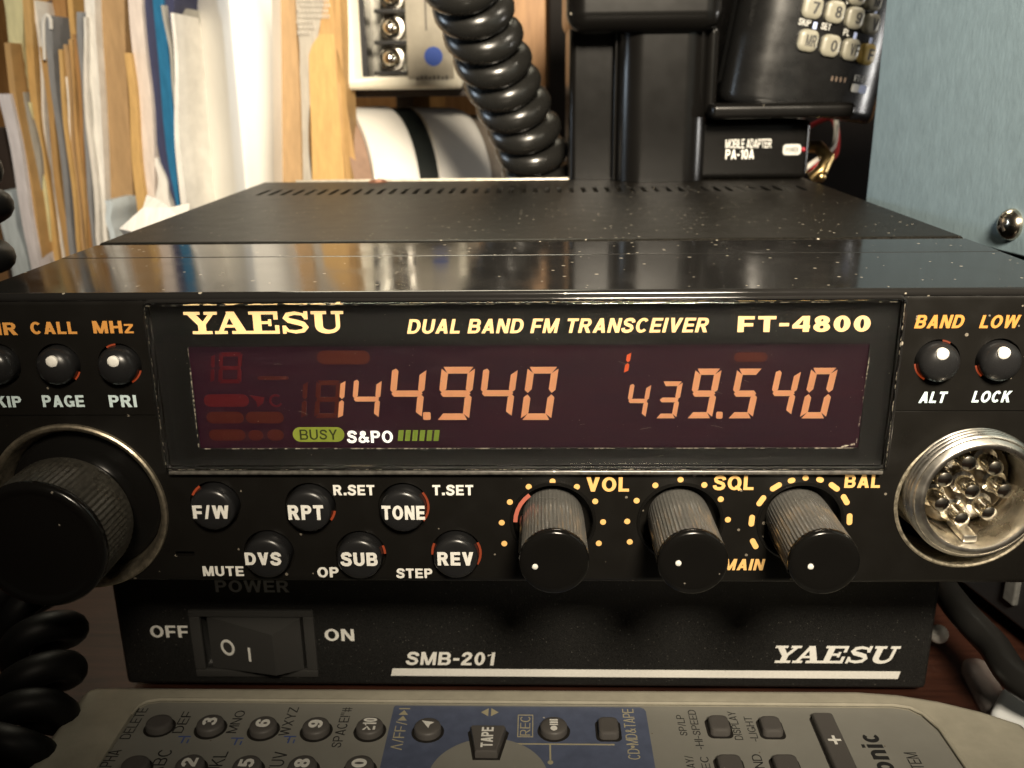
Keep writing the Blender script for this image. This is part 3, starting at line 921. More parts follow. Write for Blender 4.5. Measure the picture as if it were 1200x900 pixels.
# --- big dial at the left
dx, dz = DIAL
build('dial_ring', MB().lathe([(10.3, 2.9), (10.5, 1.6), (11.1, -.1), (11.4, -.42), (11.75, -.5), (12.0, -.35), (12.1, .05)], dx, dz, 96), RIMM, rad)
fl = MB().lathe([(10.25, 2.95), (10.25, 2.2), (9.6, 1.9), (7.5, 1.5), (6.5, .8), (6.3, -2.4), (0, -2.4)], dx, dz, 72)
build('dial_flange', fl, KNOB, rad)
def kmod(t, a, i):
    return 1.0+(0.008 if i % 2 else -0.008) if -10.2 < a < -2.4 else 1.0
dial = build('dial_knob', MB().lathe([(0, -2.0), (7.9, -2.0), (8.3, -2.3), (8.42, -2.8), (8.42, -6), (8.42, -10.1)], dx, dz, 150, mod=kmod), mat('worn_dial_side', (0.055, 0.051, 0.042), 0.30, noise=.5, nscale=1500, rvar=.08, metal=.15, spec=.8), rad, angle=25)
build('dial_cap', MB().lathe([(8.42, -10.05), (8.52, -10.3), (8.5, -10.8), (8.25, -11.15), (7.8, -11.3), (7.2, -11.15), (6.8, -10.9), (4, -10.85), (0, -10.85)], dx, dz, 110), KNOB, dial)

# --- microphone socket
mx, mz = at(1150, 586, -3.2).x, at(1150, 586, -3.2).z
build('socket_well', MB().lathe([(9.4, 6.8), (9.3, .3), (9.25, -.12), (9.5, -.22), (9.72, -.1), (9.75, .1)], MIC[0], MIC[1], 96), NICKELD, rad)
sk = MB()
prof = [(9.0, 6.5), (9.0, 5.0)]
y = 4.9
while y > -2.3:
    prof += [(8.65, y), (8.6, y-.2), (8.15, y-.42), (8.2, y-.56)]
    y -= .78
prof += [(8.3, -2.4), (7.7, -3.05), (7.35, -3.2), (6.95, -3.05), (6.8, -2.5), (6.75, 5.5)]
sock = build('mic_socket', sk.lathe(prof, mx, mz, 96), NICKEL, rad, angle=50)
build('insert', MB().lathe([(6.58, 5.4), (6.58, 3.6), (6.3, 3.3), (0, 3.3)], mx, mz, 48), BAKE, sock)
for i in range(8):
    if i == 7:
        px_, pz_ = mx, mz
    else:
        a = R(90+i*360/7+14)
        px_, pz_ = mx+4.1*math.cos(a), mz+4.1*math.sin(a)
    build('pin', MB().lathe([(1.6, 3.4), (1.6, 2.4), (1.12, 2.2), (1.12, -.3), (.98, -.75), (.6, -.95), (0, -1.0)], px_, pz_, 20), CHROME, sock)
build('key_rib', MB().rbox(mx-.9, mx+.9, -2.0, 3.4, mz-6.7, mz-5.6, .25, 2), NICKEL, sock)

# ================================================================== THE BASE UNIT UNDER IT
BY = 23.5
smb = thing('base_unit', 'low black grained metal box with rocker power switch directly under the wide transceiver', 'power unit', (-1, 75, TZ))
case = build('case', MB().rbox(-69.8, 67.7, BY, 128, -74.2, -40.9, 1.0, 3), CASE, smb)
sx0, sx1, sz0, sz1 = pbox((231, 714, 367, 792), BY)
cut = MB().box(sx0+1.5, sx1-1.5, BY-2, BY+3.5, sz0+1.2, sz1-1.0)
boolean(case, cut)
for fx in (-58, 56):
    for fy in (34, 116):
        build('rubber_foot', MB().lathe([(0, TZ), (4.2, TZ), (4.6, -74.9), (4.6, -74), (0, -74)], fx, 0, 24, 'Z', cy=fy), KNOB, smb)
label_on('POWER', (253, 680, 338, 694), BY-.01, GREYP, smb, off=.02)
label_on('OFF', (177, 733, 219.5, 747), BY-.01, WHITEP, smb, off=.022)
label_on('ON', (381, 737, 414.5, 751), BY-.01, WHITEP, smb, off=.022)
label_on('SMB-201', (476, 764, 580.5, 779.5), BY-.01, WHITEP, smb, off=.025, shear=.12)
slab_label((907, 757, 1056, 777), BY-.01, WHITEP, smb, shear=.28)
x0, x1, z0, z1 = pbox((459, 785, 1055.5, 793.5), BY)
build('stripe', MB().prism([(x0-.1, z0), (x1-.3, z0), (x1, z1), (x0+.25, z1)], FACEFR(BY-.01), 0, .05), WHITEP, smb, smooth=False)
SWM = mat('switch_plastic', (0.042, 0.041, 0.039), 0.38, bump=.2, bscale=5000)
fr_ = MB()
fr_.rbox(sx0, sx1, BY-.5, BY+.4, sz1-1.3, sz1, .3, 2).rbox(sx0, sx1, BY-.5, BY+.4, sz0, sz0+1.5, .3, 2)
fr_.rbox(sx0, sx0+1.9, BY-.48, BY+.4, sz0+1.45, sz1-1.25, .3, 2).rbox(sx1-1.9, sx1, BY-.48, BY+.4, sz0+1.45, sz1-1.25, .3, 2)
sw = build('power_switch', fr_, SWM, smb)
ra, rb = at(245, 750, BY).x, at(354, 750, BY).x
rg = at(321, 765, BY-3.6).x
za, zb = sz0+1.6, sz1-1.5
hz = .35
poly = [(ra, BY+.2), (rg, BY-3.7), (rb, BY-.3), (rb, BY+3), (ra, BY+3)]
rk = MB()
vs = [(x, y, za+(1.1 if i == 1 else 0)) for i, (x, y) in enumerate(poly)] + [(x, y, zb-(1.1 if i == 1 else 0)) for i, (x, y) in enumerate(poly)]
rk.add(vs, [(0, 1, 2, 3, 4), (9, 8, 7, 6, 5)] + [(i, (i+1) % 5, 5+(i+1) % 5, 5+i) for i in range(5)])
rocker = build('rocker', rk, SWM, sw, smooth=False)
# O and I on the sloping facet
A3, B3 = Vector((ra, BY+.2, 0)), Vector((rg, BY-3.7, 0))
ut = (B3-A3).normalized()
nt_ = Vector((ut.y, -ut.x, 0)).normalized()
if nt_.y > 0:
    nt_ = -nt_
zc = (za+zb)/2
O3 = A3+ut*3.6+ZZ*(zc-.35)+nt_*.02
rg_ = [(1.15*math.cos(R(a)), 1.3*math.sin(R(a))) for a in range(0, 361, 15)]
L_, Q_ = stroke(rg_, .46)
mb = MB()
for i in range(len(rg_)-1):
    mb.prism([L_[i], L_[i+1], Q_[i+1], Q_[i]], (O3, ut, ZZ, nt_), -.1, .06)
build('lettering', mb, WHITEP, sw, smooth=False)
mb = MB().prism([(-.22, -1.3), (.22, -1.3), (.22, 1.3), (-.22, 1.3)], (A3+ut*7.9+ZZ*(zc-.85)+nt_*.02, ut, ZZ, nt_), -.1, .06)
build('lettering', mb, WHITEP, sw, smooth=False)

# ================================================================== THE REMOTE CONTROL
RZ = -64.0
CREAM = mat('cream_plastic', (0.40, 0.375, 0.30), 0.36, noise=.12, nscale=300, bump=.12, bscale=2500, rvar=.07)
SILV = mat('silver_grey_faceplate', (0.25, 0.245, 0.218), 0.40, noise=.07, nscale=120, bump=.1, bscale=4000, dust=.06, dscale=900, dcol=(.14, .11, .07), rvar=.05)
BLUE = mat('blue_faceplate_print', (0.098, 0.118, 0.185), 0.42, noise=.14, nscale=500, dust=.05, dscale=900)
RBTN = mat('grey_rubber_button', (0.095, 0.088, 0.082), 0.5, bump=.15, bscale=4000)
DARKP = mat('black_print', (0.02, 0.02, 0.02), 0.6)
BLUEP = mat('blue_print', (0.06, 0.10, 0.30), 0.6)
GOLDP = mat('pale_gold_print', (0.40, 0.36, 0.24), 0.6)
SLOT = mat('button_gap', (0.012, 0.010, 0.008), 0.7)
rem = thing('remote_control', 'cream and silver remote control with grey buttons lying in front of the black boxes', 'remote control', (5, -12, TZ))
# outline at the rim plane, traced as a real plan shape
def rz(px, py, z=RZ):
    p = atz(px, py, z)
    return (p.x, p.y)
xl = rz(88, 817)[0]
yb = rz(560, 803)[1]
right = [rz(1000, 804.5), rz(1050, 808), rz(1100, 816), rz(1150, 828), rz(1200, 844)]
out = [(xl, -44), (xl, yb-2.2), (xl+.7, yb-.8), (xl+2.2, yb-.1)] + [(xl+6, yb)] + [(x, y) for x, y in right]
xr, yr = right[-1]
for i in range(1, 8):
    t = i/7
    out.append((xr+4.5*math.sin(t*1.57), yr-30*t))
out.append((xr+3, -44))
def loft(layers):
    mb = MB()
    n = len(layers[0][0])
    vs = []
    for poly, z in layers:
        vs += [(x, y, z) for x, y in poly]
    fs = [tuple(range(n-1, -1, -1)), tuple((len(layers)-1)*n+i for i in range(n))]
    for k in range(len(layers)-1):
        for i in range(n):
            j = (i+1) % n
            fs.append((k*n+i, k*n+j, (k+1)*n+j, (k+1)*n+i))
    return mb.add(vs, fs)
def inset(poly, d):
    n = len(poly)
    res = []
    area_ = sum(poly[i][0]*poly[(i+1) % n][1]-poly[(i+1) % n][0]*poly[i][1] for i in range(n))
    sg = 1 if area_ > 0 else -1
    for i in range(n):
        a, b, c = Vector(poly[i-1]), Vector(poly[i]), Vector(poly[(i+1) % n])
        t1, t2 = (b-a).normalized(), (c-b).normalized()
        n1, n2 = Vector((-t1.y, t1.x)), Vector((-t2.y, t2.x))
        nn = (n1+n2).normalized()
        k = d/max(.35, nn.dot(n1))
        q = b+nn*k*sg
        res.append((q.x, q.y))
    return res
body = loft([(inset(out, 2.0), TZ+.1), (inset(out, .3), TZ+2), (out, TZ+5), (inset(out, .15), RZ-1.6), (inset(out, .6), RZ-.6), (inset(out, 1.3), RZ-.08), (inset(out, 1.9), RZ)])
bodyo = build('shell', body, CREAM, rem, angle=45)
# inset faceplate
ip = [rz(161, 824), rz(1060, 825), rz(1076, 829)]
fx0, fx1 = rz(158, 830)[0], rz(1078, 832)[0]
fy1 = rz(560, 822)[1]
plate = [(fx0, -41), (fx1+2.6, -41), (fx1+2.3, -22), (fx1+1.3, fy1-5.5), (fx1+.2, fy1-2.2), (fx1-1.2, fy1-.7), (fx1-3.5, fy1-.1), (fx0+3, fy1), (fx0+1.2, fy1-.5), (fx0+.3, fy1-1.6), (fx0, fy1-3.4)]
boolean(bodyo, loft([(plate, RZ-.8), (plate, RZ+3)]))
plate_o = build('faceplate', loft([(inset(plate, .12), RZ-1.5), (inset(plate, .12), RZ-.50), (inset(plate, .3), RZ-.42)]), SILV, rem)
PZ = RZ-.42
rimpts = [Vector((x, y, RZ-.02)) for x, y in plate]
build('rim', MB().tube(rimpts[1:], .28, 8), CREAM, rem)
bl = [rz(462, 827, PZ), rz(752, 828.5, PZ), rz(757, 832, PZ)]
bx0, bx1, by1 = bl[0][0], bl[1][0]+.5, bl[0][1]
TOPFR = (Vector((0, 0, PZ)), XX, YY, ZZ)
bluep = build('blue_panel', MB().prism([(bx0, -40), (bx1, -40), (bx1, by1-.9), (bx1-.25, by1-.3), (bx1-.8, by1), (bx0+.3, by1), (bx0, by1-.3)], TOPFR, 0, .03), BLUE, rem, smooth=False)
c0 = rz(572, 906, PZ)
build('dial_disc', MB().lathe([(0, PZ), (8.2, PZ), (8.2, PZ+.06), (7.9, PZ+.09), (0, PZ+.09)], c0[0], 0, 60, 'Z', cy=c0[1]-1.2), SILV, rem)
# buttons and their marks (text runs away from the camera, tops of the letters to the left)
def rtext(s, near, far, hgt, material, parent, z=PZ+.01, off=-.022, thick=.03, name='lettering'):
    a, b = atz(near[0], near[1], z), atz(far[0], far[1], z)
    ln = max(.6, b.y-a.y)
    xm = (a.x+b.x)/2
    vs, fs = text2d(s, off)
    mb = fit(MB(), vs, fs, Vector((xm+hgt/2, a.y, z)), YY, -XX, ZZ, ln, hgt, thick)
    return build(name, mb, material, parent, smooth=False)
BH = 1.15
def rbutton(px, py, kind, w=2.0, d=2.0, txt=None, material=None, h=BH):
    p = atz(px, py, PZ+h)
    mb = MB()
    if kind == 'round':
        mb.lathe([(w, PZ-.3), (w, PZ+h-.35), (w*.96, PZ+h-.15), (w*.86, PZ+h-.02), (w*.6, PZ+h+.06), (0, PZ+h+.1)], p.x, 0, 36, 'Z', cy=p.y)
        gap = MB().lathe([(0, PZ), (w+.42, PZ), (w+.42, PZ+.035), (0, PZ+.04)], p.x, 0, 36, 'Z', cy=p.y-.05)
    elif kind == 'oval':
        mb.add(*(lambda t: (t.v, t.f))(loft([([(p.x+x, p.y+y) for x, y in pill2d(-w+i, w-i, -d+i, d-i, 6)], z) for i, z in ((0, PZ-.3), (0, PZ+h-.4), (.1, PZ+h-.12), (.35, PZ+h), (.6, PZ+h+.03))])))
        gap = loft([([(p.x+x, p.y+y) for x, y in pill2d(-w-.4, w+.4, -d-.4, d+.4, 6)], z) for z in (PZ, PZ+.035)])
    else:
        mb.add(*(lambda t: (t.v, t.f))(loft([([(p.x+x, p.y+y) for x, y in rrect2d(-w+i, w-i, -d+i, d-i, .75)], z) for i, z in ((0, PZ-.3), (0, PZ+h-.4), (.1, PZ+h-.12), (.3, PZ+h), (.5, PZ+h+.03))])))
        gap = loft([([(p.x+x, p.y+y) for x, y in rrect2d(-w-.4, w+.4, -d-.4, d+.4, .9)], z) for z in (PZ, PZ+.035)])
    b = build('button', mb, RBTN, rem)
    build('gap', gap, SLOT, b)
    if txt:
        vs, fs = text2d(txt, .035)
        z = PZ+h+.11
        hg, ln = (2.1, 1.75) if len(txt) == 1 else (2.0, 2.6)
        build('lettering', fit(MB(), vs, fs, Vector((p.x+hg/2, p.y-ln/2, z)), YY, -XX, ZZ, ln, hg, .03), WHITEP, b, smooth=False)
    return b, p
rbutton(186, 845, 'oval', 1.9, 1.75)
rbutton(246, 846, 'round', 1.95, txt='3')
rbutton(308, 848, 'round', 1.95, txt='6')
rbutton(370, 849, 'round', 1.95, txt='9')
rbutton(433, 849, 'round', 1.95, txt='\u226510')
rbutton(158, 894, 'oval', 1.9, 1.75)
rbutton(222, 894, 'round', 1.95, txt='2')
rbutton(289, 895, 'round', 1.95, txt='5')
rbutton(354, 895, 'round', 1.95, txt='8')
rbutton(421, 895, 'round', 1.95, txt='0')
b, p = rbutton(501, 850, 'round', 1.95)
zt = PZ+BH+.11
build('arrow_mark', MB().prism([(p.x-.9, p.y+.9), (p.x+.9, p.y+.55), (p.x+.35, p.y+.1), (p.x+.2, p.y-.75)], (Vector((0, 0, zt)), XX, YY, ZZ), 0, .04), WHITEP, b, smooth=False)
# trapezoid TAPE key
p = atz(571, 863, PZ+1.3)
tp = [(-1.55, -3.0), (1.55, -3.0), (2.55, 2.2), (2.3, 2.55), (-2.3, 2.55), (-2.55, 2.2)]
tq = [(p.x+x, p.y+y) for x, y in tp]
b = build('button', loft([(tq, PZ-.3), (tq, PZ+1.0), (inset(tq, .12), PZ+1.25), (inset(tq, .35), PZ+1.35)]), RBTN, rem)
build('gap', loft([(inset(tq, -.4), PZ+.02), (inset(tq, -.4), PZ+.10)]), SLOT, b)
vs, fs = text2d('TAPE', .03)
build('lettering', fit(MB(), vs, fs, Vector((p.x+.85, p.y-2.3, PZ+1.37)), YY, -XX, ZZ, 4.2, 1.7, .03), WHITEP, b, smooth=False)
b, p = rbutton(649, 849, 'round', 1.95)
mb = MB().lathe([(0, zt), (.5, zt), (.5, zt+.04), (0, zt+.04)], p.x, 0, 16, 'Z', cy=p.y-.95)
mb.box(p.x-.6, p.x+.6, p.y-.25, p.y-.02, zt, zt+.04).box(p.x-.6, p.x+.6, p.y+.2, p.y+.5, zt, zt+.04).box(p.x-.6, p.x+.6, p.y+.72, p.y+1.0, zt, zt+.04)
build('record_mark', mb, WHITEP, b, smooth=False)
rbutton(713, 849, 'rect', 1.45, 1.9)
rbutton(843, 846, 'rect', 1.45, 1.75)
rbutton(904, 847, 'rect', 1.45, 1.75)
rbutton(856, 893, 'rect', 1.65, 1.75)
rbutton(922, 893, 'rect', 1.65, 1.75)
pt = atz(963, 834, PZ+1.1)
pl = rrect2d(pt.x-1.5, pt.x+1.5, -30, pt.y, .5)
b = build('rocker_bar', loft([(pl, PZ-.3), (pl, PZ+.8), (inset(pl, .12), PZ+1.0), (inset(pl, .3), PZ+1.1)]), RBTN, rem)
build('gap', loft([(inset(pl, -.3), PZ+.01), (inset(pl, -.3), PZ+.04)]), SLOT, b)
q = atz(978, 867, PZ+1.13)
build('plus_mark', MB().box(q.x-.9, q.x+.9, q.y-.2, q.y+.2, PZ+1.12, PZ+1.15).box(q.x-.2, q.x+.2, q.y-.9, q.y+.9, PZ+1.12, PZ+1.152), WHITEP, b, smooth=False)
for s, n_, f_, hg, mm in (('DELETE', (147, 866), (167, 830), 1.5, DARKP), ('DEF', (205, 859), (223, 834), 1.5, DARKP), ('MNO', (268, 859), (285, 833), 1.5, DARKP),
                          ('WXYZ', (331, 862), (346, 829), 1.5, DARKP), ('SPACE!"#', (393, 876), (408, 829), 1.5, DARKP),
                          ('ALPHA', (114, 912), (136, 879), 1.8, DARKP), ('ABC', (176, 908), (198, 879), 1.9, DARKP), ('JKL', (246, 906), (263, 881), 1.9, DARKP), ('TUV', (318, 907), (332, 881), 1.9, DARKP),
                          ('\u039b/FF/\u25b6\u25b6|', (461, 879), (477, 830), 1.7, GOLDP), ('REC', (614, 862), (617, 840), 1.5, GOLDP),
                          ('CD\u2022MD&TAPE', (744, 890), (735, 831), 1.7, GOLDP),
                          ('SP/LP', (803, 862), (795, 838), 1.15, DARKP), ('-HI-SPEED', (822, 878), (809, 832), 1.15, DARKP),
                          ('DISPLAY', (868, 867), (855, 834), 1.15, DARKP), ('-LIGHT', (887, 869), (874, 840), 1.15, DARKP),
                          ('PLAY/', (814, 910), (805, 886), 1.15, DARKP), ('REC', (832, 910), (823, 887), 1.15, DARKP), ('IND', (893, 903), (884, 884), 1.3, DARKP),
                          ('SYSTEM', (1086, 922), (1068, 882), 1.7, DARKP)):
    rtext(s, n_, f_, hg, mm, rem, z=PZ+(.04 if mm is GOLDP else .01))
# maker's word, only its last three letters are inside the picture
rtext('Panasonic', (1075, 985), (1018, 861), 3.0, DARKP, rem, off=.03)
# frame of the REC mark, the T-shaped line, the double arrow
g = MB()
gx0, gy0 = rz(606, 864, PZ); gx1, gy1 = rz(625, 838, PZ)
Z0, Z1 = PZ+.035, PZ+.07
for a in ((gx0, gx1, gy0, gy0+.15), (gx0, gx1, gy1-.15, gy1), (gx0, gx0+.15, gy0+.16, gy1-.16), (gx1-.15, gx1, gy0+.16, gy1-.16)):
    g.box(a[0], a[1], a[2], a[3], Z0, Z1)
build('mark', g, GOLDP, rem, smooth=False)
g = MB()
l0 = rz(604, 872, PZ); l1 = rz(720, 872, PZ); l2 = rz(645, 892, PZ); l3 = rz(647, 866, PZ)
g.box(l0[0], l1[0], l0[1]-.12, l0[1]+.12, Z0, Z1).box(l2[0]-.12, l2[0]+.12, l2[1], l0[1]-.13, Z0, Z1)
g.lathe([(0, Z0), (.4, Z0), (.4, Z1), (0, Z1)], l2[0], 0, 12, 'Z', cy=l2[1]-.3)
build('mark', g, GOLDP, rem, smooth=False)
q = rz(574, 835, PZ)
build('mark', MB().prism([(q[0]-1.3, q[1]), (q[0]-.2, q[1]-.9), (q[0]-.2, q[1]+.9)], (Vector((0, 0, PZ)), XX, YY, ZZ), .035, .07).prism([(q[0]+1.3, q[1]), (q[0]+.2, q[1]+.9), (q[0]+.2, q[1]-.9)], (Vector((0, 0, PZ)), XX, YY, ZZ), .035, .07), GOLDP, rem, smooth=False)
for px, py in ((215, 866), (277, 868), (339, 866)):
    q = rz(px, py, PZ)
    g = MB().box(q[0]-.9, q[0]+.9, q[1]+.4, q[1]+.62, PZ+.01, PZ+.04).box(q[0]-.1, q[0]+.12, q[1]-.9, q[1]+.39, PZ+.01, PZ+.04).box(q[0]+.7, q[0]+.9, q[1]-.9, q[1]-.1, PZ+.01, PZ+.04)
    build('mark', g, BLUEP, rem, smooth=False)

# ================================================================== THE ADAPTER ON TOP OF THE TRANSCEIVER
ADP = mat('black_satin_plastic', (0.004, 0.0037, 0.0034), 0.24, bump=.03, bscale=1600, bdist=.02, rvar=.012, dust=.03, dscale=500, spec=.3)
YA0 = 126.0
ad = thing('mobile_adapter', 'black charging adapter cradle with white lettering standing on the back of the transceiver', 'adapter', (52, 145, .4))
vert = lambda e: abs((e.verts[0].co-e.verts[1].co).normalized().z) > .9
xa = at(724, 120, YA0).x; xb = at(833, 120, YA0).x; zt_ = at(770, 36, YA0).z
build('tower', MB().rbox(xa, xb, YA0, 172, .45, zt_+3, 6.5, 10, keep=vert), ADP, ad)
YB0 = YA0+4.6
build('lower_block', MB().rbox(xb-7, at(950, 170, YB0).x, YB0, 170, .45, at(880, 141, YB0).z, 1.6, 4), ADP, ad)
xw = at(667, 120, 134).x
build('wing', MB().rbox(xw, xa+2, 134, 172, .45, at(690, 34, 134).z+3, 1.8, 4, keep=vert), ADP, ad)
build('rib', MB().tube([(xa-.3, 130.5, .6), (xa-.3, 130.5, zt_)], .45, 10), ADP, ad)
xc0 = at(664, 10, 121).x; xc1 = at(851, 10, 121).x; zc0 = at(760, 37, 121).z
build('head', MB().rbox(xc0, xc1, 121, 172, zc0, zc0+38, 4.6, 7), ADP, ad)
q = at(838, 90, 127)
build('guide_rail', MB().rbox(at(828, 90, 128).x-.2, at(842, 90, 128).x, 128, 160, at(838, 136, 128).z, at(838, 30, 128).z, 1.5, 4), ADP, ad)
xq0, xq1 = at(834, 130, 121).x, at(1004, 130, 121).x
zq = at(900, 139, 121).z
tr = MB().rbox(xq0, xq1, 121, 166, zq, zq+3.6, 1.3, 4)
build('tray', tr, ADP, ad)
LWH = WHITEP
label_on('MOBILE ADAPTER', (850, 163, 904.5, 173.5), YB0-.02, LWH, ad, off=-.015, thick=.1)
label_on('PA-10A', (850, 175, 884, 186.5), YB0-.02, LWH, ad, off=.005, thick=.1)
x0, x1, z0, z1 = pbox((917, 169, 939, 181.5), YB0)
pill = build('label_pill', MB().prism(rrect2d(x0, x1, z0, z1, .8), FACEFR(YB0-.01), 0, .12), GREYP, ad, smooth=False)
label_on('POWER', (920.5, 172.5, 936, 178.5), YB0-.14, DARKP, pill, off=0, thick=.08)
q = at(941.5, 175, YB0)
build('lamp', MB().lathe([(.55, YB0+.2), (.55, YB0-.1), (.3, YB0-.3), (0, YB0-.35)], q.x, q.z, 14), mat('dark_red_lamp', (.25, .01, .02), .25), ad)
# wires that leave the adapter at its right end
WHT = mat('white_wire', (.40, .37, .33), .5); RED = mat('red_wire', (.26, .012, .018), .4); BRASS = mat('brass_plug', (.55, .40, .18), .3, metal=1.0, noise=.3, nscale=600)
def wire(name, label, pts, r, m_):
    P_ = [Vector(p) for p in pts]
    sm = []
    for i in range(len(P_)-1):
        p0, p1, p2, p3 = P_[max(0, i-1)], P_[i], P_[i+1], P_[min(len(P_)-1, i+2)]
        for k in range(10):
            t = k/10
            sm.append(.5*((2*p1)+(p2-p0)*t+(2*p0-5*p1+4*p2-p3)*t*t+(3*p1-p0-3*p2+p3)*t**3))
    sm.append(P_[-1])
    return tag(build(name, MB().tube(sm, r, 12), m_), label, name.replace('_', ' '))
p1, p2 = at(951, 192, 140), at(978, 168, 150)
wire('white_wire', 'thin white wire rising beside the lettered end of the adapter', [p1+Vector((-4, 3, -4)), p1, p2, p2+Vector((4, 20, 9)), p2+Vector((6, 60, 4))], .7, WHT)
p1, p2 = at(962, 191, 141), at(980, 178, 152)
wire('red_wire', 'thin red wire just below the white one beside the adapter', [p1+Vector((-4, 3, -2.5)), p1, p2, p2+Vector((4, 20, 8)), p2+Vector((7, 60, 3))], .8, RED)
q = at(962, 208, 134)
pl_ = MB().tube([q+Vector((-1.5, 3, -.5)), q+Vector((.6, 2, 1.6)), q+Vector((2.6, 4, 4.6)), q+Vector((1.4, 9, 7.0)), q+Vector((-3, 12, 7))], [1.5, 1.7, 1.7, 1.6, 1.4], 14)
pl_.sphere(q+Vector((0, 0, .2)), 1.3)
tag(build('brass_plug', pl_, BRASS), 'small curved brass plug beside the foot of the black adapter', 'plug')

# ================================================================== THE HANDHELD IN THE CRADLE
HBODY = mat('black_handheld_plastic', (0.006, 0.006, 0.006), 0.28, bump=.1, bscale=2400, bdist=.02, rvar=.05, spec=.4)
hh = thing('handheld_radio', 'black handheld radio with cream number keys, tilted in the adapter cradle', 'handheld radio', tuple(at(870, 120, 124)))
H0 = Vector((at(847, 120, 124).x, 124.0, zq+3.9))
tilt = R(9.0)
HX = Vector((math.cos(tilt), 0, -math.sin(tilt))); HZ = Vector((math.sin(tilt), 0, math.cos(tilt)))
def front_y(x):
    pts = [(0, 8), (1, 5.0), (3, 2.6), (6, 1.0), (9, .2), (12, 0), (20, .5), (26, 1.6), (32, 3.6), (36, 5.8), (39, 8.8), (41, 13)]
    for (a, ya), (b, yb_) in zip(pts, pts[1:]):
        if a <= x <= b:
            return ya+(yb_-ya)*(x-a)/(b-a)
    return 0
prof = [(0, 30)]+[(x, front_y(x)) for x in (0, .5, 1, 2, 3, 4.5, 6, 7.5, 9, 12, 16, 20, 23, 26, 29, 32, 34, 36, 37.5, 39, 40, 41)]+[(41, 30)]
def hl(x, y, z):
    return H0+HX*x+YY*y+HZ*z
mb = MB()
lay = []
for z, ins in ((0, 1.6), (.5, .7), (1.4, .15), (2.6, 0), (95, 0)):
    pp = inset(prof, ins) if ins else prof
    lay.append([hl(x, y, z) for x, y in pp])
n = len(prof)
vs = [v for l in lay for v in l]
fs = [tuple(range(n)), tuple((len(lay)-1)*n+i for i in range(n))]
for k in range(len(lay)-1):
    for i in range(n):
        j = (i+1) % n
        fs.append((k*n+i, k*n+j, (k+1)*n+j, (k+1)*n+i))
hb = build('body', mb.add(vs, fs), HBODY, hh, angle=50)
build('side_plate', MB().add([hl(x, y, z) for x, y, z in ((.0, 7.5, 5), (-.6, 9, 4), (-.6, 27, 4), (0, 29, 5), (0, 7.5, 90), (-.6, 9, 91), (-.6, 27, 91), (0, 29, 90))],
                             [(0, 1, 5, 4), (1, 2, 6, 5), (2, 3, 7, 6), (4, 5, 6, 7), (0, 3, 2, 1), (0, 4, 7, 3)]), HBODY, hh, smooth=False)
KEY = mat('cream_key', (.22, .21, .165), .35, noise=.1, nscale=700); KEYY = mat('yellow_key', (.42, .30, .08), .35, noise=.1, nscale=700)
def to_local(px, py):
    x = 15.0
    for _ in range(4):
        d = at(px, py, H0.y+front_y(max(0, min(41, x))))-H0
        x, z = d.dot(HX), d.dot(HZ)
    return x, z
def key_frame(x, z):
    y = front_y(x)
    tx = Vector((2.0, front_y(min(41, x+1))-front_y(max(0, x-1)), 0)).normalized()
    ux = HX*tx.x+YY*tx.y
    nn = ux.cross(HZ)
    if nn.y > 0:
        nn = -nn
    return hl(x, y, z), ux, HZ, nn
def frame_text(s, px, py, w, h, material, parent, off=.02, lift=.02, name='lettering'):
    x, z = to_local(px, py)
    O, ux, uz, nn = key_frame(x, z)
    vs, fs = text2d(s, off)
    return build(name, fit(MB(), vs, fs, O-ux*(w/2)-uz*(h/2)+nn*lift, ux, uz, nn, w, h, .05), material, parent, smooth=False)
keys = [('7', 951, 9, 5.5, 5.6), ('8', 977, 14, 5.4, 5.6), ('9', 1000, 21, 5.2, 5.6), ('V', 1019, 28, 5.0, 5.4),
        ('1', 955, -34, 5.5, 5.6), ('4', 953, -13+0, 5.5, 2.6), ('5', 980, -12, 5.4, 5), ('6', 1003, -6, 5.2, 5.2), ('M', 1022, 1, 5.0, 5.2),
        ('MR', 945.5, 47.5, 5.5, 5.6), ('0', 971.5, 53.5, 5.4, 5.6), ('VF', 995, 58, 5.2, 5.6), ('F', 1014, 63.5, 5.0, 5.6)]
for s, px, py, w, h in keys:
    w, h = w*.87, h*.87
    if py < -20 or s == '4':
        continue
    x, z = to_local(px, py)
    O, ux, uz, nn = key_frame(x, z)
    mb = MB()
    base = rrect2d(-w/2, w/2, -h/2, h/2, 1.5, 5)
    vs, fs = [], []
    lays = ((base, -.4), (base, .9), (inset(base, .25), 1.2), (inset(base, .8), 1.38), (inset(base, 1.4), 1.42))
    nb = len(base)
    for pp, d_ in lays:
        vs += [O+ux*a+uz*b_+nn*d_ for a, b_ in pp]
    for k in range(len(lays)-1):
        for i in range(nb):
            j = (i+1) % nb
            fs.append((k*nb+i, k*nb+j, (k+1)*nb+j, (k+1)*nb+i))
    fs.append(tuple((len(lays)-1)*nb+i for i in range(nb)))
    fs.append(tuple(range(nb-1, -1, -1)))
    kk = build('key', mb.add(vs, fs), KEYY if s == 'F' else KEY, hh)
    if s == 'F':
        kk['label'] = 'yellow key at the end of the row'
    wl = 1.6 if len(s) == 1 else 2.5
    tv, tf = text2d(s, .02)
    build('lettering', fit(MB(), tv, tf, O+ux*(.2-wl/2+.4)-uz*1.3+nn*1.43, ux, uz, nn, wl, 2.6, .04), DARKP, kk, smooth=False)
WBL = mat('blue_white_print', (.40, .48, .75), .5)
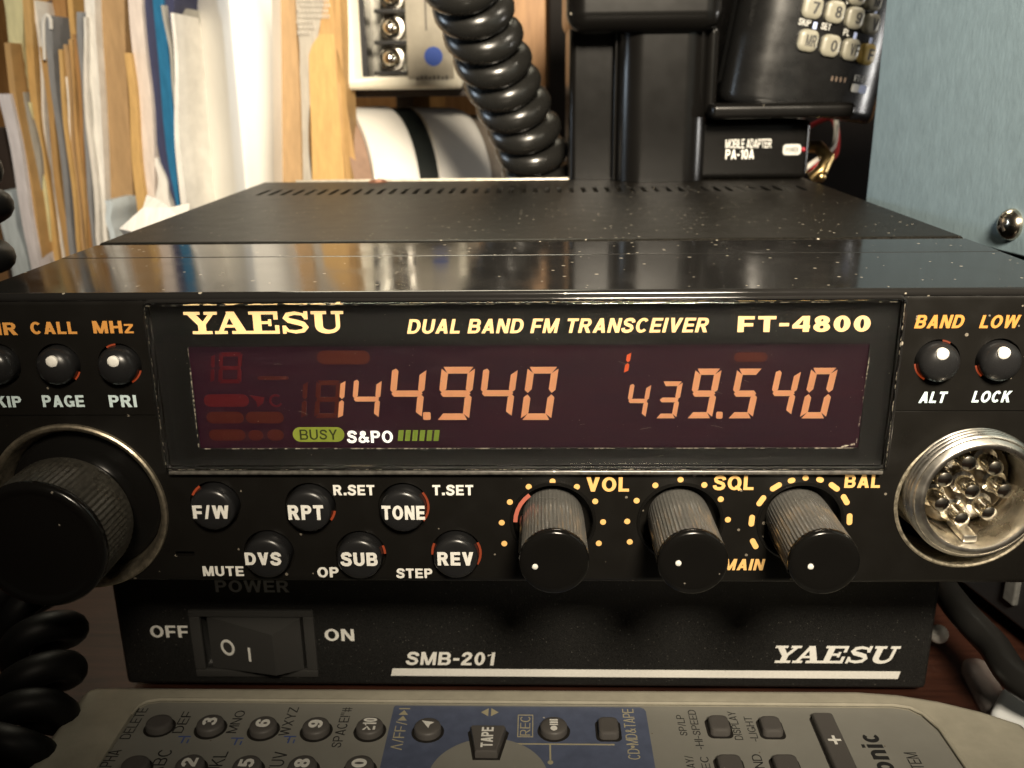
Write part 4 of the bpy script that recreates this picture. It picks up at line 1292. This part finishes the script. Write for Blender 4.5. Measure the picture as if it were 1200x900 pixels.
for s, px, py, w, mm in (('SKIP', 943, 26, 2.9, GREYP), ('|', 955, 30, .9, WBL), ('SET', 968, 31, 2.4, GREYP), ('PL', 992, 38, 1.6, GREYP), ('|', 1002, 42, .9, WBL), ('|', 1020, 48, .9, WBL),
                         ('SP', 996, 1, 1.7, GREYP), ('TX', 1017, 9, 1.9, GREYP), ('|', 1026, 14, .9, WBL), ('FT-51', 1008, 92.5, 3.6, GREYP)):
    frame_text(s, px, py, w, 1.5, mm, hh, off=.01)
x, z = to_local(1006, 104)
O, ux, uz, nn = key_frame(x, z)
build('badge', MB().prism(rrect2d(-2.2, .1, -.95, .95, .4), (O, ux, uz, nn), -.3, .1), GREYP, hh, smooth=False)
build('badge', MB().prism(rrect2d(.1, 2.5, -.95, .95, .4), (O, ux, uz, nn), -.3, .1), WBL, hh, smooth=False)
for px in (975, 980, 985, 990):
    x, z = to_local(px, 92+(px-975)*.12)
    O, ux, uz, nn = key_frame(x, z)
    build('sound_hole', MB().prism(pill2d(-.25, .25, -.6, .6, 4), (O, ux, uz, nn), -.2, .06), mat('dim_brown_hole', (.10, .07, .05), .6), hh, smooth=False)

# ================================================================== COILED CORDS
CORD = mat('black_cord_rubber', (0.011, 0.0107, 0.0098), 0.26, rvar=.06, bump=.12, bscale=2500)
def coil(path, radius, tube_r, pitch, phase=0.0, hand=1, lean=None):
    P_ = catmull([Vector(p) for p in path], 40)
    pts, dist, ang = [], 0.0, phase
    nrm = None
    sub = []
    for a, b in zip(P_, P_[1:]):
        L_ = (b-a).length
        m_ = max(1, int(L_/ (pitch/22)))
        for k in range(m_):
            sub.append(a.lerp(b, k/m_))
    sub.append(P_[-1])
    tot = sum((b-a).length for a, b in zip(sub, sub[1:]))
    for i, p in enumerate(sub):
        t = (sub[min(i+1, len(sub)-1)]-sub[max(0, i-1)]).normalized()
        if nrm is None:
            nrm = XX-t*XX.dot(t)
            nrm.normalize()
        nrm = (nrm-t*nrm.dot(t)).normalized()
        bb = t.cross(nrm)
        if i:
            dl = (p-sub[i-1]).length
            dist += dl
            ang += hand*2*math.pi*dl/pitch
        rr = radius[0]+(radius[1]-radius[0])*dist/tot if isinstance(radius, tuple) else radius
        q_ = p+nrm*math.cos(ang)*rr+bb*math.sin(ang)*rr
        if lean:
            q_ = q_+t*(lean*rr*math.cos(ang))
        pts.append(q_)
    return MB().tube(pts, tube_r, 14)
path = [at(518, -80, 112), at(535, -36, 119), at(554, 8, 126), at(569, 48, 132), at(584, 86, 138), at(600, 120, 143.5), at(614, 150, 148), at(624, 180, 152.5), at(631, 208, 156), at(637, 245, 159)]
tag(build('coiled_cord', coil(path, (6.1, 6.6), 3.45, 7.5, phase=.5, hand=-1), CORD), 'thick glossy black coiled cord hanging behind the middle of the transceiver', 'cord')
path = [at(-110, 110, 45), at(-60, 180, 38), at(-40, 235, 33), at(-34, 285, 30), at(-60, 340, 26), at(-90, 430, 18), at(-100, 560, 14), at(-50, 650, 16), at(20, 690, 18), at(50, 735, 14), at(48, 790, 7), at(40, 835, 2), at(10, 890, -6), at(-60, 930, -12)]
for p_ in path:
    p_.z = max(p_.z, TZ+6.8)
tag(build('coiled_cord', coil(path, 4.2, 2.4, 6.6, hand=1), mat('dull_black_cord', (.0045, .0042, .004), .5, spec=.22, bump=.15, bscale=2500)), 'dark coiled cord down the left side of the transceiver to the table', 'cord')

# ================================================================== PAPERS AND FOLDERS AT THE LEFT
SH = -44.0
tag(build('wooden_block', MB().rbox(-320, 140, 150, 398, TZ+.02, SH, 1.5, 2), SHELFW), 'low brown wooden block behind the transceiver carrying the papers', 'shelf')
def paper_mat(name, c, **k):
    return mat(name, c, .65, noise=.16, nscale=60, stretch=(14, 1, 2.2), bump=.35, bscale=160, bdist=.25, **k)
DKB = paper_mat('dark_brown_paper', (.035, .022, .016))
KR = [paper_mat('kraft_paper', (.46, .28, .11)), paper_mat('kraft_paper_dark', (.33, .18, .065)), paper_mat('kraft_paper_light', (.56, .35, .13)), paper_mat('kraft_paper_tan', (.40, .26, .13))]
CRM = paper_mat('cream_card', (.66, .62, .36)); WPA = paper_mat('white_paper', (.74, .72, .68)); LIL = paper_mat('lilac_paper', (.64, .60, .62))
GRP = paper_mat('grey_paper', (.33, .32, .29)); NAV = paper_mat('navy_paper', (.03, .035, .09)); SLT = paper_mat('slate_plastic', (.24, .25, .27)); PKW = paper_mat('pinkish_white_paper', (.66, .58, .53))
BLU = mat('blue_folder_plastic', (.025, .15, .30), .28, noise=.2, nscale=80, stretch=(10, 1, 2)); PBL = paper_mat('pale_blue_paper', (.55, .62, .66)); TORN = paper_mat('torn_grey_card', (.40, .37, .32))
def sheet(name, label, cat, rows, Y, depth, material, group=None, wob=.35, bow=0.0):
    """an upright leaning stack: its front edge is given row by row as (py, x left, x right) seen at depth Y"""
    rows = sorted(rows)
    y0, y1 = rows[0][0], rows[-1][0]
    N_ = 14
    Lf, Rt = [], []
    ph = random.uniform(0, 6)
    for k in range(N_+1):
        py = y0+(y1-y0)*k/N_
        for (a, al, ar), (b, bl_, br) in zip(rows, rows[1:]):
            if a <= py <= b+1e-6:
                t = (py-a)/max(1e-6, b-a)
                xl_, xr_ = al+(bl_-al)*t, ar+(br-ar)*t
                break
        w = wob*math.sin(ph+k*.55)
        Lf.append(at(xl_, py, Y)+XX*w)
        Rt.append(at(xr_, py, Y)+XX*w)
    # straight on down to the block
    for Q in (Lf, Rt):
        a, b = Q[-2], Q[-1]
        if b.z > SH:
            t = (b.z-SH)/max(.2, (a.z-b.z))
            q_ = b+(b-a)*min(t, 40)
            q_.x = b.x+(q_.x-b.x)*.35
            q_.z = SH+.02
            Q.append(q_)
    n_ = len(Lf)
    vs, fs = [], []
    for j, dy in enumerate((0, .4*depth, depth)):
        for i in range(n_):
            s_ = 1.4*math.sin(ph*2+i*.2) if j else 0
            b_ = YY*(bow*math.sin(math.pi*i/n_))
            vs.append(Lf[i]+YY*dy+XX*s_*j+b_)
            vs.append(Rt[i]+YY*dy+XX*s_*j+b_)
    M_ = 2*n_
    for i in range(n_-1):
        fs.append((2*i, 2*i+1, 2*i+3, 2*i+2))
        fs.append((2*M_+2*i, 2*M_+2*i+2, 2*M_+2*i+3, 2*M_+2*i+1))
        for j in (0, 1):
            o_ = j*M_
            fs.append((o_+2*i, o_+2*i+2, o_+M_+2*i+2, o_+M_+2*i))
            fs.append((o_+2*i+1, o_+M_+2*i+1, o_+M_+2*i+3, o_+2*i+3))
    for j in (0, 1):
        o_ = j*M_
        fs.append((o_, o_+M_, o_+M_+1, o_+1))
        e = o_+2*(n_-1)
        fs.append((e, e+1, e+M_+1, e+M_))
    return tag(build(name, MB().add(vs, fs), material), label, cat, group)
GP = 'papers and envelopes filed upright at the left'
E_ = 'envelope'
sheet('envelope', 'light brown envelope, short one near the left edge of the file row', E_, [(50, 4, 11), (150, 19, 26), (300, 44, 50)], 160, 50, KR[0], GP)
sheet('paper_sheet', 'lilac white sheets leftmost in front, tops level with the short envelope middle', 'paper', [(110, -2, 12), (150, 6, 19), (230, 22, 34), (305, 34, 44)], 158, 45, LIL, GP)
sheet('paper_sheet', 'dark papers at the far left edge beside the lilac sheets', 'paper', [(150, -14, 5), (305, 8, 32)], 175, 45, DKB, GP)
sheet('paper_sheet', 'pale blue white papers low at the far left edge', 'paper', [(225, -6, 12), (310, 12, 32)], 163, 45, PBL, GP)
sheet('card', 'pale yellow card standing tall at the far left of the file row', 'card', [(-30, -1, 24), (0, 3, 25), (108, 21, 31)], 167, 60, CRM, GP)
sheet('paper_sheet', 'ragged grey sheets below the pale yellow card', 'paper', [(108, 23, 31), (200, 40, 47), (295, 50, 57)], 164, 45, GRP, GP, wob=.8)
sheet('paper_sheet', 'cream sheet edge between the ragged grey sheets and a tall brown envelope', 'paper', [(120, 30, 35), (200, 45, 50), (295, 56, 60)], 165, 45, CRM, GP)
sheet('envelope', 'tall brown envelope just right of the pale yellow card', E_, [(-30, 22, 31), (0, 25, 34), (150, 40, 48), (290, 59, 67)], 166, 60, KR[2], GP)
sheet('folder', 'navy blue and dark folder between brown envelopes', 'folder', [(-30, 33, 42), (0, 36, 45), (150, 50, 57), (285, 67, 73)], 170, 60, NAV, GP)
sheet('paper_sheet', 'thin pale sheet edge beside the navy folder', 'paper', [(0, 37, 40), (60, 43, 47), (150, 52, 55), (285, 68, 70.5)], 168, 50, WPA, GP, wob=.7)
sheet('folder', 'slate plastic folder with a rounded clip top among brown envelopes', 'folder', [(18, 51, 60), (120, 62, 68), (285, 81, 87)], 166, 50, SLT, GP)
tag(build('binder_clip', MB().tube(catmull([at(52, 70, 165.4), at(51, 40, 165.4), at(51.5, 24, 165.4), at(55, 18, 165.4), at(59, 23, 165.4), at(60, 34, 165.4)], 8), .5, 8), WPA), 'white rounded clip loop on top of the slate folder', 'clip')
sheet('envelope', 'reddish brown envelope with curled top behind the slate folder', E_, [(-30, 55, 73), (20, 60, 77), (60, 66, 80), (285, 86, 93)], 178, 60, KR[1], GP)
sheet('envelope', 'brown envelope left of the slate folder, top below the clip', E_, [(55, 47, 57), (150, 57, 63), (280, 73, 81)], 167, 50, KR[0], GP)
for i, (xt, xb) in enumerate(((67, 89), (73, 93.5), (79, 98), (85, 102.5))):
    lab = ['leftmost of the four thin brown envelopes fanned together', 'second of the four thin brown envelopes fanned together', 'third of the four thin brown envelopes fanned together', 'rightmost of the four thin brown envelopes fanned together'][i]
    sheet('envelope', lab, E_, [(58-i*6, xt, xt+4.2), (282, xb, xb+3.4)], 163+i*1.5, 50, KR[(i+2) % 4], GP)
sheet('paper_sheet', 'thin white letter edge inside the fan of brown envelopes', 'paper', [(90, 75.5, 77.5), (282, 92.3, 93.6)], 164.4, 40, WPA, GP)
sheet('envelope', 'tall narrow brown envelope rising above the fanned thin ones', E_, [(-30, 76, 82), (60, 86, 92), (280, 103, 107)], 172, 60, KR[2], GP)
sheet('folder', 'grey plastic sleeve right of the fanned brown envelopes', 'folder', [(14, 90, 97), (150, 96, 102), (277, 107, 112)], 168, 50, SLT, GP)
sheet('paper_sheet', 'white sheet edge just right of the grey plastic sleeve', 'paper', [(20, 96, 99), (150, 102, 107), (277, 112, 117)], 167.5, 50, WPA, GP, wob=.5)
sheet('paper_sheet', 'white glossy sheets left of the thick brown parcel', 'paper', [(-30, 97, 111), (0, 100, 112), (150, 109, 118), (275, 118, 127)], 170, 60, WPA, GP)
sheet('paper_sheet', 'pale blue paper edge low beside the thick brown parcel', 'paper', [(235, 122, 129), (275, 127, 133)], 160, 40, PBL, GP)
sheet('parcel', 'thick brown paper parcel standing upright in the file row', 'parcel', [(-30, 109, 146), (0, 112, 146), (130, 121, 150), (262, 131, 158)], 174, 90, KR[3], GP, wob=.15)
sheet('envelope', 'yellowish brown envelope leaning on the thick parcel', E_, [(62, 146, 154), (255, 161, 172)], 169, 60, KR[2], GP)
sheet('paper_sheet', 'pinkish white thick sheets between parcel and blue folder', 'paper', [(-30, 148, 164), (0, 151, 167), (120, 161, 177), (245, 173, 183)], 171, 80, PKW, GP)
sheet('paper_sheet', 'white crinkled sheet edge right of the pinkish white sheets', 'paper', [(185, 183, 186), (245, 184, 203)], 171.5, 60, WPA, GP, wob=.5)
sheet('folder', 'dark navy folder cover left of the glossy blue one', 'folder', [(-30, 163, 178), (0, 165, 180), (80, 172, 188), (140, 178, 193), (200, 190, 199), (235, 204, 208)], 173, 25, NAV, GP, wob=.1)
sheet('folder', 'glossy blue plastic folder bulging between white papers', 'folder', [(-30, 177, 189), (0, 179, 191), (80, 186, 199), (140, 191, 204), (190, 197, 206), (235, 206, 210)], 172.5, 25, BLU, GP, wob=.1)
sheet('paper_sheet', 'dark thin slip right of the blue folder', 'paper', [(-30, 187, 203), (10, 189, 203), (90, 197, 204), (235, 208, 212)], 174, 30, NAV, GP)
sheet('paper_sheet', 'thin white slip leaning from the blue folder to the white box file', 'paper', [(6, 189, 193), (60, 198, 201.5), (110, 203, 206)], 172, 30, GRP, GP, wob=.2)
sheet('paper_sheet', 'thin white slips between blue folder and white box file', 'paper', [(15, 201, 205), (90, 203, 207.5), (235, 210, 217)], 170, 60, WPA, GP, wob=.5)
# white box file: two faces meeting at a soft corner
BOXW = mat('white_card', (.88, .865, .82), .5, noise=.06, nscale=40, bump=.25, bscale=50, bdist=.5)
c_t, c_b = at(236, -330, 168), at(291, 262, 168)
l_t, l_b = at(186, -330, 222), at(215, 262, 222)
r_t, r_b = at(314, -330, 176), at(322, 262, 176)
def vline(a, b, n_=8):
    q_ = b+(b-a)*((b.z-SH-.02)/(a.z-b.z))
    return [a.lerp(q_, i/n_) for i in range(n_+1)]
cols = []
cur = [(l_t, l_b)]
for t in (.35, .7, .88, .96):
    cur.append((l_t.lerp(c_t, t), l_b.lerp(c_b, t)))
cur.append((c_t.lerp(r_t, .02)+YY*.4, c_b.lerp(r_b, .02)+YY*.4))
for t in (.08, .2, .5, 1):
    cur.append((c_t.lerp(r_t, t), c_b.lerp(r_b, t)))
bk = [(r_t+YY*90, r_b+YY*90), (l_t+YY*60, l_b+YY*60)]
cols = [vline(a, b) for a, b in cur+bk]
vs = [p_ for c in cols for p_ in c]
k_ = len(cols[0]); n_ = len(cols)
fs = []
for i in range(n_):
    j = (i+1) % n_
    for r_ in range(k_-1):
        fs.append((i*k_+r_, j*k_+r_, j*k_+r_+1, i*k_+r_+1))
fs.append(tuple(i*k_ for i in range(n_))); fs.append(tuple(i*k_+k_-1 for i in reversed(range(n_))))
tag(build('box_file', MB().add(vs, fs), BOXW, angle=50), 'large white card box file right of the blue folder', 'box file')
# cardboard right of it
sheet('cardboard', 'flat brown cardboard piece standing right of the white box file', 'cardboard', [(-30, 321, 346), (0, 321, 346), (100, 322, 350), (212, 322, 354)], 186, 12, KR[3], None, wob=.1)
sheet('cardboard', 'grey torn cardboard edge beside the brown cardboard piece', 'cardboard', [(-30, 345, 386), (10, 346, 386), (42, 348, 370), (75, 348, 362), (212, 352, 366)], 187, 12, TORN, None, wob=.9)
hc = MB()
for i in range(9):
    for j in range(7):
        q = at(351+i*4.0+(j % 2)*2-j*.4, 2+j*6.4-2, 186.5)
        if j > 3 and i > 7-j*.6:
            continue
        hc.lathe([(.62, 187.2), (.62, 186.3), (.40, 186.2), (.40, 187.2)], q.x, q.z, 6)
tag(build('honeycomb_card', hc, paper_mat('honeycomb_grey', (.62, .58, .52))), 'grey honeycomb packing card at the top of the torn cardboard', 'cardboard')
sheet('envelope', 'orange brown envelope with slanting top right of the torn cardboard', E_, [(40, 374, 391), (58, 362, 392), (212, 366, 404)], 186, 10, KR[2], None, wob=.1)
sheet('paper_sheet', 'light brown flap rising behind the orange brown slanting envelope', 'paper', [(-30, 384, 391), (14, 380, 391), (60, 369, 394), (100, 371, 396)], 186.6, 2, KR[0], None, wob=.1)
sheet('board', 'narrow dark brown board behind the orange brown envelope', 'board', [(-30, 380, 398), (0, 382, 398), (100, 394, 403), (212, 400, 420)], 200, 12, KR[0], None, wob=.1)
# white crumpled paper near the radio's left edge
q = [at(158, 268, 118), at(186, 243, 121), at(205, 234, 126), at(217, 243, 122), at(240, 238, 130), at(238, 268, 120), at(196, 276, 116)]
top_ = at(190, 228, 128)
mb = MB()
vs = [p_.copy() for p_ in q]+[top_]+[p_+Vector((0, 16, -14)) for p_ in q]
mb.add(vs, [(0, 1, 6), (1, 7, 2), (1, 2, 3), (1, 3, 6), (3, 5, 6), (3, 4, 5)]+[(i, 8+i, 8+(i+1) % 7, (i+1) % 7) for i in range(7)]+[tuple(8+i for i in reversed(range(7)))])
cp = build('crumpled_paper', mb, WPA, smooth=False)
cp.location.x -= 0.004
tag(cp, 'small white folded paper poking up at the left edge of the transceiver', 'paper')

# ================================================================== DEVICE AND WHITE ROLL BEHIND
CRD = mat('cream_case', (.66, .62, .50), .4, noise=.08, nscale=200)
Yd = 205.0
dv = thing('meter_case', 'cream framed case with chrome bulbs and a round blue sticker behind the transceiver', 'instrument', tuple(at(470, 107, Yd)))
x0, x1, z0, z1 = pbox((396, -60, 538, 105), Yd)
case = build('case', MB().rbox(x0, x1, Yd, Yd+70, z0, z1, 1.6, 4), CRD, dv)
wx0_, wx1_, wz0_, wz1_ = pbox((424, -50, 478, 90), Yd)
boolean(case, MB().box(wx0_, wx1_, Yd-2, Yd+14, wz0_, wz1_))
build('recess', MB().box(wx0_-.2, wx1_+.2, Yd+12.5, Yd+13.5, wz0_-.2, wz1_+.2), mat('silver_foil', (.70, .68, .60), .22, metal=.9, noise=.4, nscale=250), dv)
build('dark_slot', MB().box(wx0_+.05, wx0_+1.9, Yd+1, Yd+12, wz0_+.1, wz1_-.1), mat('black_slot', (.01, .01, .012), .4), dv)
sxa, sxb, sza, szb = pbox((480, -50, 528, 92), Yd)
build('face_plate', MB().rbox(sxa-.4, sxb, Yd-.5, Yd+.4, sza-.2, szb, .2, 2), mat('taupe_plate', (.30, .27, .21), .35, noise=.15, nscale=180), dv)
for py in (-5, 32, 68):
    q = at(457, py, Yd+2)
    build('bulb', MB().lathe([(0, Yd-.5), (1.5, Yd-.2), (2.7, Yd+.9), (3.3, Yd+2.6), (2.9, Yd+4.6), (1.8, Yd+6), (1.8, Yd+12.4)], q.x, q.z, 28), CHROME, dv)
    build('collar', MB().lathe([(3.9, Yd+8), (3.9, Yd+6.2), (3.3, Yd+6.0), (1.9, Yd+6.0)], q.x, q.z, 28), NICKEL, dv)
for py in (13, 50, 86):
    q0, q1 = at(438, py, Yd+1), at(477, py, Yd+1)
    build('divider', MB().rbox(q0.x, q1.x, Yd+1, Yd+9, q0.z-.6, q0.z+.6, .2, 2), mat('dark_divider', (.05, .05, .05), .25, metal=.5), dv)
q = at(508, 66, Yd-.5)
build('sticker', MB().lathe([(0, Yd-.4), (2.95, Yd-.4), (2.95, Yd-.62), (0, Yd-.62)], q.x, q.z, 36), mat('blue_sticker', (.015, .06, .32), .4), dv)
q = at(506, 91, Yd-.5)
mk_ = MB()
for i in range(8):
    xx = q.x-5+i*1.35
    mk_.box(xx, xx+.8, Yd-.62, Yd-.5, q.z-.7, q.z+.7*(1 if i % 3 else .4))
build('print', mk_, mat('faded_print', (.10, .09, .075), .6), dv, smooth=False)
q = at(499, 18, Yd)
build('seam', MB().box(q.x-.25, q.x+.25, Yd-.56, Yd-.3, at(499, 36, Yd).z, at(499, -40, Yd).z), mat('dark_seam', (.06, .05, .04), .6), dv, smooth=False)
# shelf board it stands on
zb_ = z0-.05
sb = MB().rbox(at(394, 108, 200).x, at(640, 108, 200).x, 215, 396, zb_-2.4, zb_, .3, 2)
sb.rbox(at(394, 108, 200).x, at(394, 108, 200).x+8, 330, 396, SH+.02, zb_-2.4, .3, 2).rbox(at(640, 108, 200).x-8, at(640, 108, 200).x, 330, 396, SH+.02, zb_-2.4, .3, 2)
tag(build('shelf', sb, mat('dark_board', (.03, .018, .012), .5, noise=.3, nscale=60)), 'dark thin shelf board under the cream framed case', 'shelf')
# white cylinder lying in front
WGL = mat('white_gloss_plastic', (.80, .78, .73), .22, noise=.04, nscale=80)
ax = Vector((math.cos(R(28)), math.sin(R(28)), 0))
rr_ = 30.5
cz_ = SH+rr_+.05
cen = at(412, 150, 226)
cen.z = cz_
perp = Vector((-ax.y, ax.x, 0))
rl = thing('white_cylinder', 'glossy white plastic cylinder with a black band lying behind the transceiver', 'cylinder', (cen.x+30, cen.y+16, SH))
def along_axis(prof, n_=72):
    vs, fs = [], []
    for s_, q_ in prof:
        for i in range(n_):
            a = 2*math.pi*i/n_
            vs.append(cen+ax*s_+perp*(q_*math.cos(a))+ZZ*(q_*math.sin(a)))
    for k in range(len(prof)-1):
        for i in range(n_):
            j = (i+1) % n_
            fs.append((k*n_+i, k*n_+j, (k+1)*n_+j, (k+1)*n_+i))
    fs.append(tuple(range(n_-1, -1, -1)))
    fs.append(tuple((len(prof)-1)*n_+i for i in range(n_)))
    return MB().add(vs, fs)
build('body', along_axis([(-2.2, 29.3), (-1.8, 30.2), (-1, rr_), (12.6, rr_), (13.2, 30.2), (13.5, 29.5), (21.3, 29.5), (21.8, 30.0), (38, 29.4), (41, 28.4), (42, 27)]), WGL, rl)
build('band', along_axis([(13.9, 29.2), (14, 29.85), (20.9, 29.85), (21, 29.2)]), mat('black_band', (.012, .015, .014), .35), rl)
build('collar', along_axis([(-13, 27), (-12.4, 28.6), (-11.6, 29.2), (-2.6, 29.4), (-2.3, 29.0)]), mat('brownish_gloss_collar', (.33, .22, .16), .16, noise=.25, nscale=90, rvar=.05), rl)  # brown tone painted as cardboard reflected in the cylinder's left end
build('tail', along_axis([(41.6, 26), (42.2, 26.8), (62, 26.0), (64, 24)]), mat('grey_brown_tail', (.16, .135, .11), .4, noise=.2, nscale=90), rl)  # grey colour paints the cylinder's far end in shade
# orange brown upright board behind the coiled cord
tag(build('board', MB().rbox(at(520, 60, 300).x, at(640, 60, 300).x, 300, 312, SH+.02, 190, .8, 2), WALLW), 'upright orange brown wooden board behind the coiled cord', 'board')
tag(build('cabinet', MB().rbox(at(642, 60, 290).x, at(1070, 60, 290).x, 290, 395, SH+.02, 200, 1.5, 2), mat('dark_brown_cabinet', (.006, .004, .003), .6, noise=.3, nscale=60, spec=.15)), 'dark brown box standing behind the adapter', 'box')  # dark box added to fill the shaded space behind the adapter

# ================================================================== GREY-BLUE CABINET AT THE RIGHT
STEEL = mat('grey_blue_painted_steel', (.175, .238, .272), .48, noise=.10, nscale=500, bump=.5, bscale=1300, bdist=.10, stretch=(1, 1, .45), dust=.025, dscale=300, dcol=(.20, .11, .06), rvar=.08)
B0 = Vector((74.0, 97.0, 0))
al = R(12.5)
du = Vector((math.sin(al), -math.cos(al), 0))
dn = Vector((math.cos(al), math.sin(al), 0))
cab = thing('equipment_cabinet', 'grey blue painted metal cabinet with domed screw standing at the right of the transceiver', 'cabinet', tuple(B0+du*70+dn*40+ZZ*TZ))
ZB = -4.8
def slab(l0, l1, d0, d1, z0, z1, r):
    t = MB().rbox(l0, l1, d0, d1, z0, z1, r, 3)
    t.v = [B0+du*v.x+dn*v.y+ZZ*v.z for v in t.v]
    return t
build('side_panel', slab(0, 150, 0, 3, ZB, 74, .5), STEEL, cab)
build('body', slab(1.5, 148, 3.2, 90, TZ+4, 72, 1), mat('dark_cabinet_body', (.02, .02, .021), .45, bump=.2), cab)
build('edge_strip', slab(56, 59, 2.2, 3.6, TZ+8, ZB-3, .4), mat('dull_grey_strip', (.10, .10, .095), .5, noise=.3, nscale=600), cab)
for l_ in (20, 130):
    for d_ in (14, 76):
        q = B0+du*l_+dn*d_
        build('foot', MB().lathe([(0, TZ), (6, TZ), (6.4, TZ+3.9), (0, TZ+3.9)], q.x, 0, 20, 'Z', cy=q.y), KNOB, cab)
d_ = ray(1185.5, 263)
tt = -(CAM-B0).dot(dn)/d_.dot(dn)
q = CAM+d_*tt
def dome(cen_, nrm, prof, n_=32):
    a_ = nrm.orthogonal().normalized(); b_ = nrm.cross(a_)
    vs, fs = [], []
    for r_, h_ in prof:
        for i in range(n_):
            t = 2*math.pi*i/n_
            vs.append(cen_+nrm*h_+(a_*math.cos(t)+b_*math.sin(t))*r_)
    for k in range(len(prof)-1):
        for i in range(n_):
            j = (i+1) % n_
            fs.append((k*n_+i, k*n_+j, (k+1)*n_+j, (k+1)*n_+i))
    fs.append(tuple((len(prof)-1)*n_+i for i in range(n_)))
    return MB().add(vs, fs)
SCR = mat('polished_screw', (.62, .55, .44), .20, metal=1.0, noise=.35, nscale=900, rvar=.08)
sc_ = build('screw', dome(q, -dn, [(2.75, -.1), (2.75, .35), (2.5, .9), (2.0, 1.4), (1.3, 1.75), (.6, 1.9), (.05, 1.92)]), SCR, cab)
sl_ = MB()
for a_ in (0, 90):
    t = MB().box(-1.2, 1.2, -.22, .22, 0, .12)
    ca, sa = math.cos(R(a_+35)), math.sin(R(a_+35))
    e1 = du*ca+ZZ*sa; e2 = -du*sa+ZZ*ca
    t.v = [q-dn*(1.83+v.z)+e1*v.x+e2*v.y for v in t.v]
    sl_.add(t.v, t.f)
build('cross_slot', sl_, mat('slot_shadow', (.03, .025, .02), .6), sc_, smooth=False)

# ================================================================== CABLES AND BITS AT THE LOWER RIGHT
wr = TZ+3.0
p0 = at(1085, 655, 60); p1 = at(1118, 706, 34); p2 = at(1160, 752, 22); p3 = at(1225, 815, 8)
for p_ in (p0, p1, p2, p3):
    p_.z = max(p_.z, TZ+2.6)
tag(build('cable', MB().tube(catmull([p0, p1, p2, p3, p3+Vector((25, -14, -2))], 12), 2.5, 14), mat('black_cable_sheath', (.016, .0155, .0145), .35, rvar=.06)), 'thick black cable running out from the right side of the base unit', 'cable')
q = at(1100, 743, 38)
tag(build('white_plug', MB().sphere(q, 1.75), WHITEP), 'small white round plug peeping out behind the right edge of the base unit', 'plug')
a = atz(1140, 772, TZ+2.4); b = atz(1178, 842, TZ+2.4)
t = (b-a).normalized(); s_ = Vector((-t.y, t.x, 0))
ln = (b-a).length
mb = MB()
pts2 = rrect2d(-2.3, 2.3, 0, ln+6, 2.1, 8)
O_ = Vector((a.x, a.y, TZ+.05))
t_ = loft([([(x, y) for x, y in inset(pts2, i)], z) for i, z in ((.5, 0), (0, .6), (0, 2.2), (.4, 2.8), (.9, 3.0))])
t_.v = [O_-s_*v.x+t*v.y+ZZ*v.z for v in t_.v]
tag(build('clear_clip', t_, CLEARP, angle=50), 'clear plastic clip with rounded end lying beside the black cable', 'clip')
a = atz(1172, 800, TZ+4)
t_ = MB().rbox(0, 26, -9, 0, TZ+.05, TZ+5, 1.4, 4)
ca, sa = math.cos(R(-38)), math.sin(R(-38))
q0 = at(1178, 796, -4); q0 = atz(1176, 800, TZ+5)
t_.v = [Vector((q0.x+v.x*ca-v.y*sa, q0.y+v.x*sa+v.y*ca, v.z)) for v in t_.v]
tag(build('white_adapter', t_, mat('cool_white_plastic', (.70, .73, .74), .35)), 'white plastic block at the lower right corner under the black cable', 'plastic block')
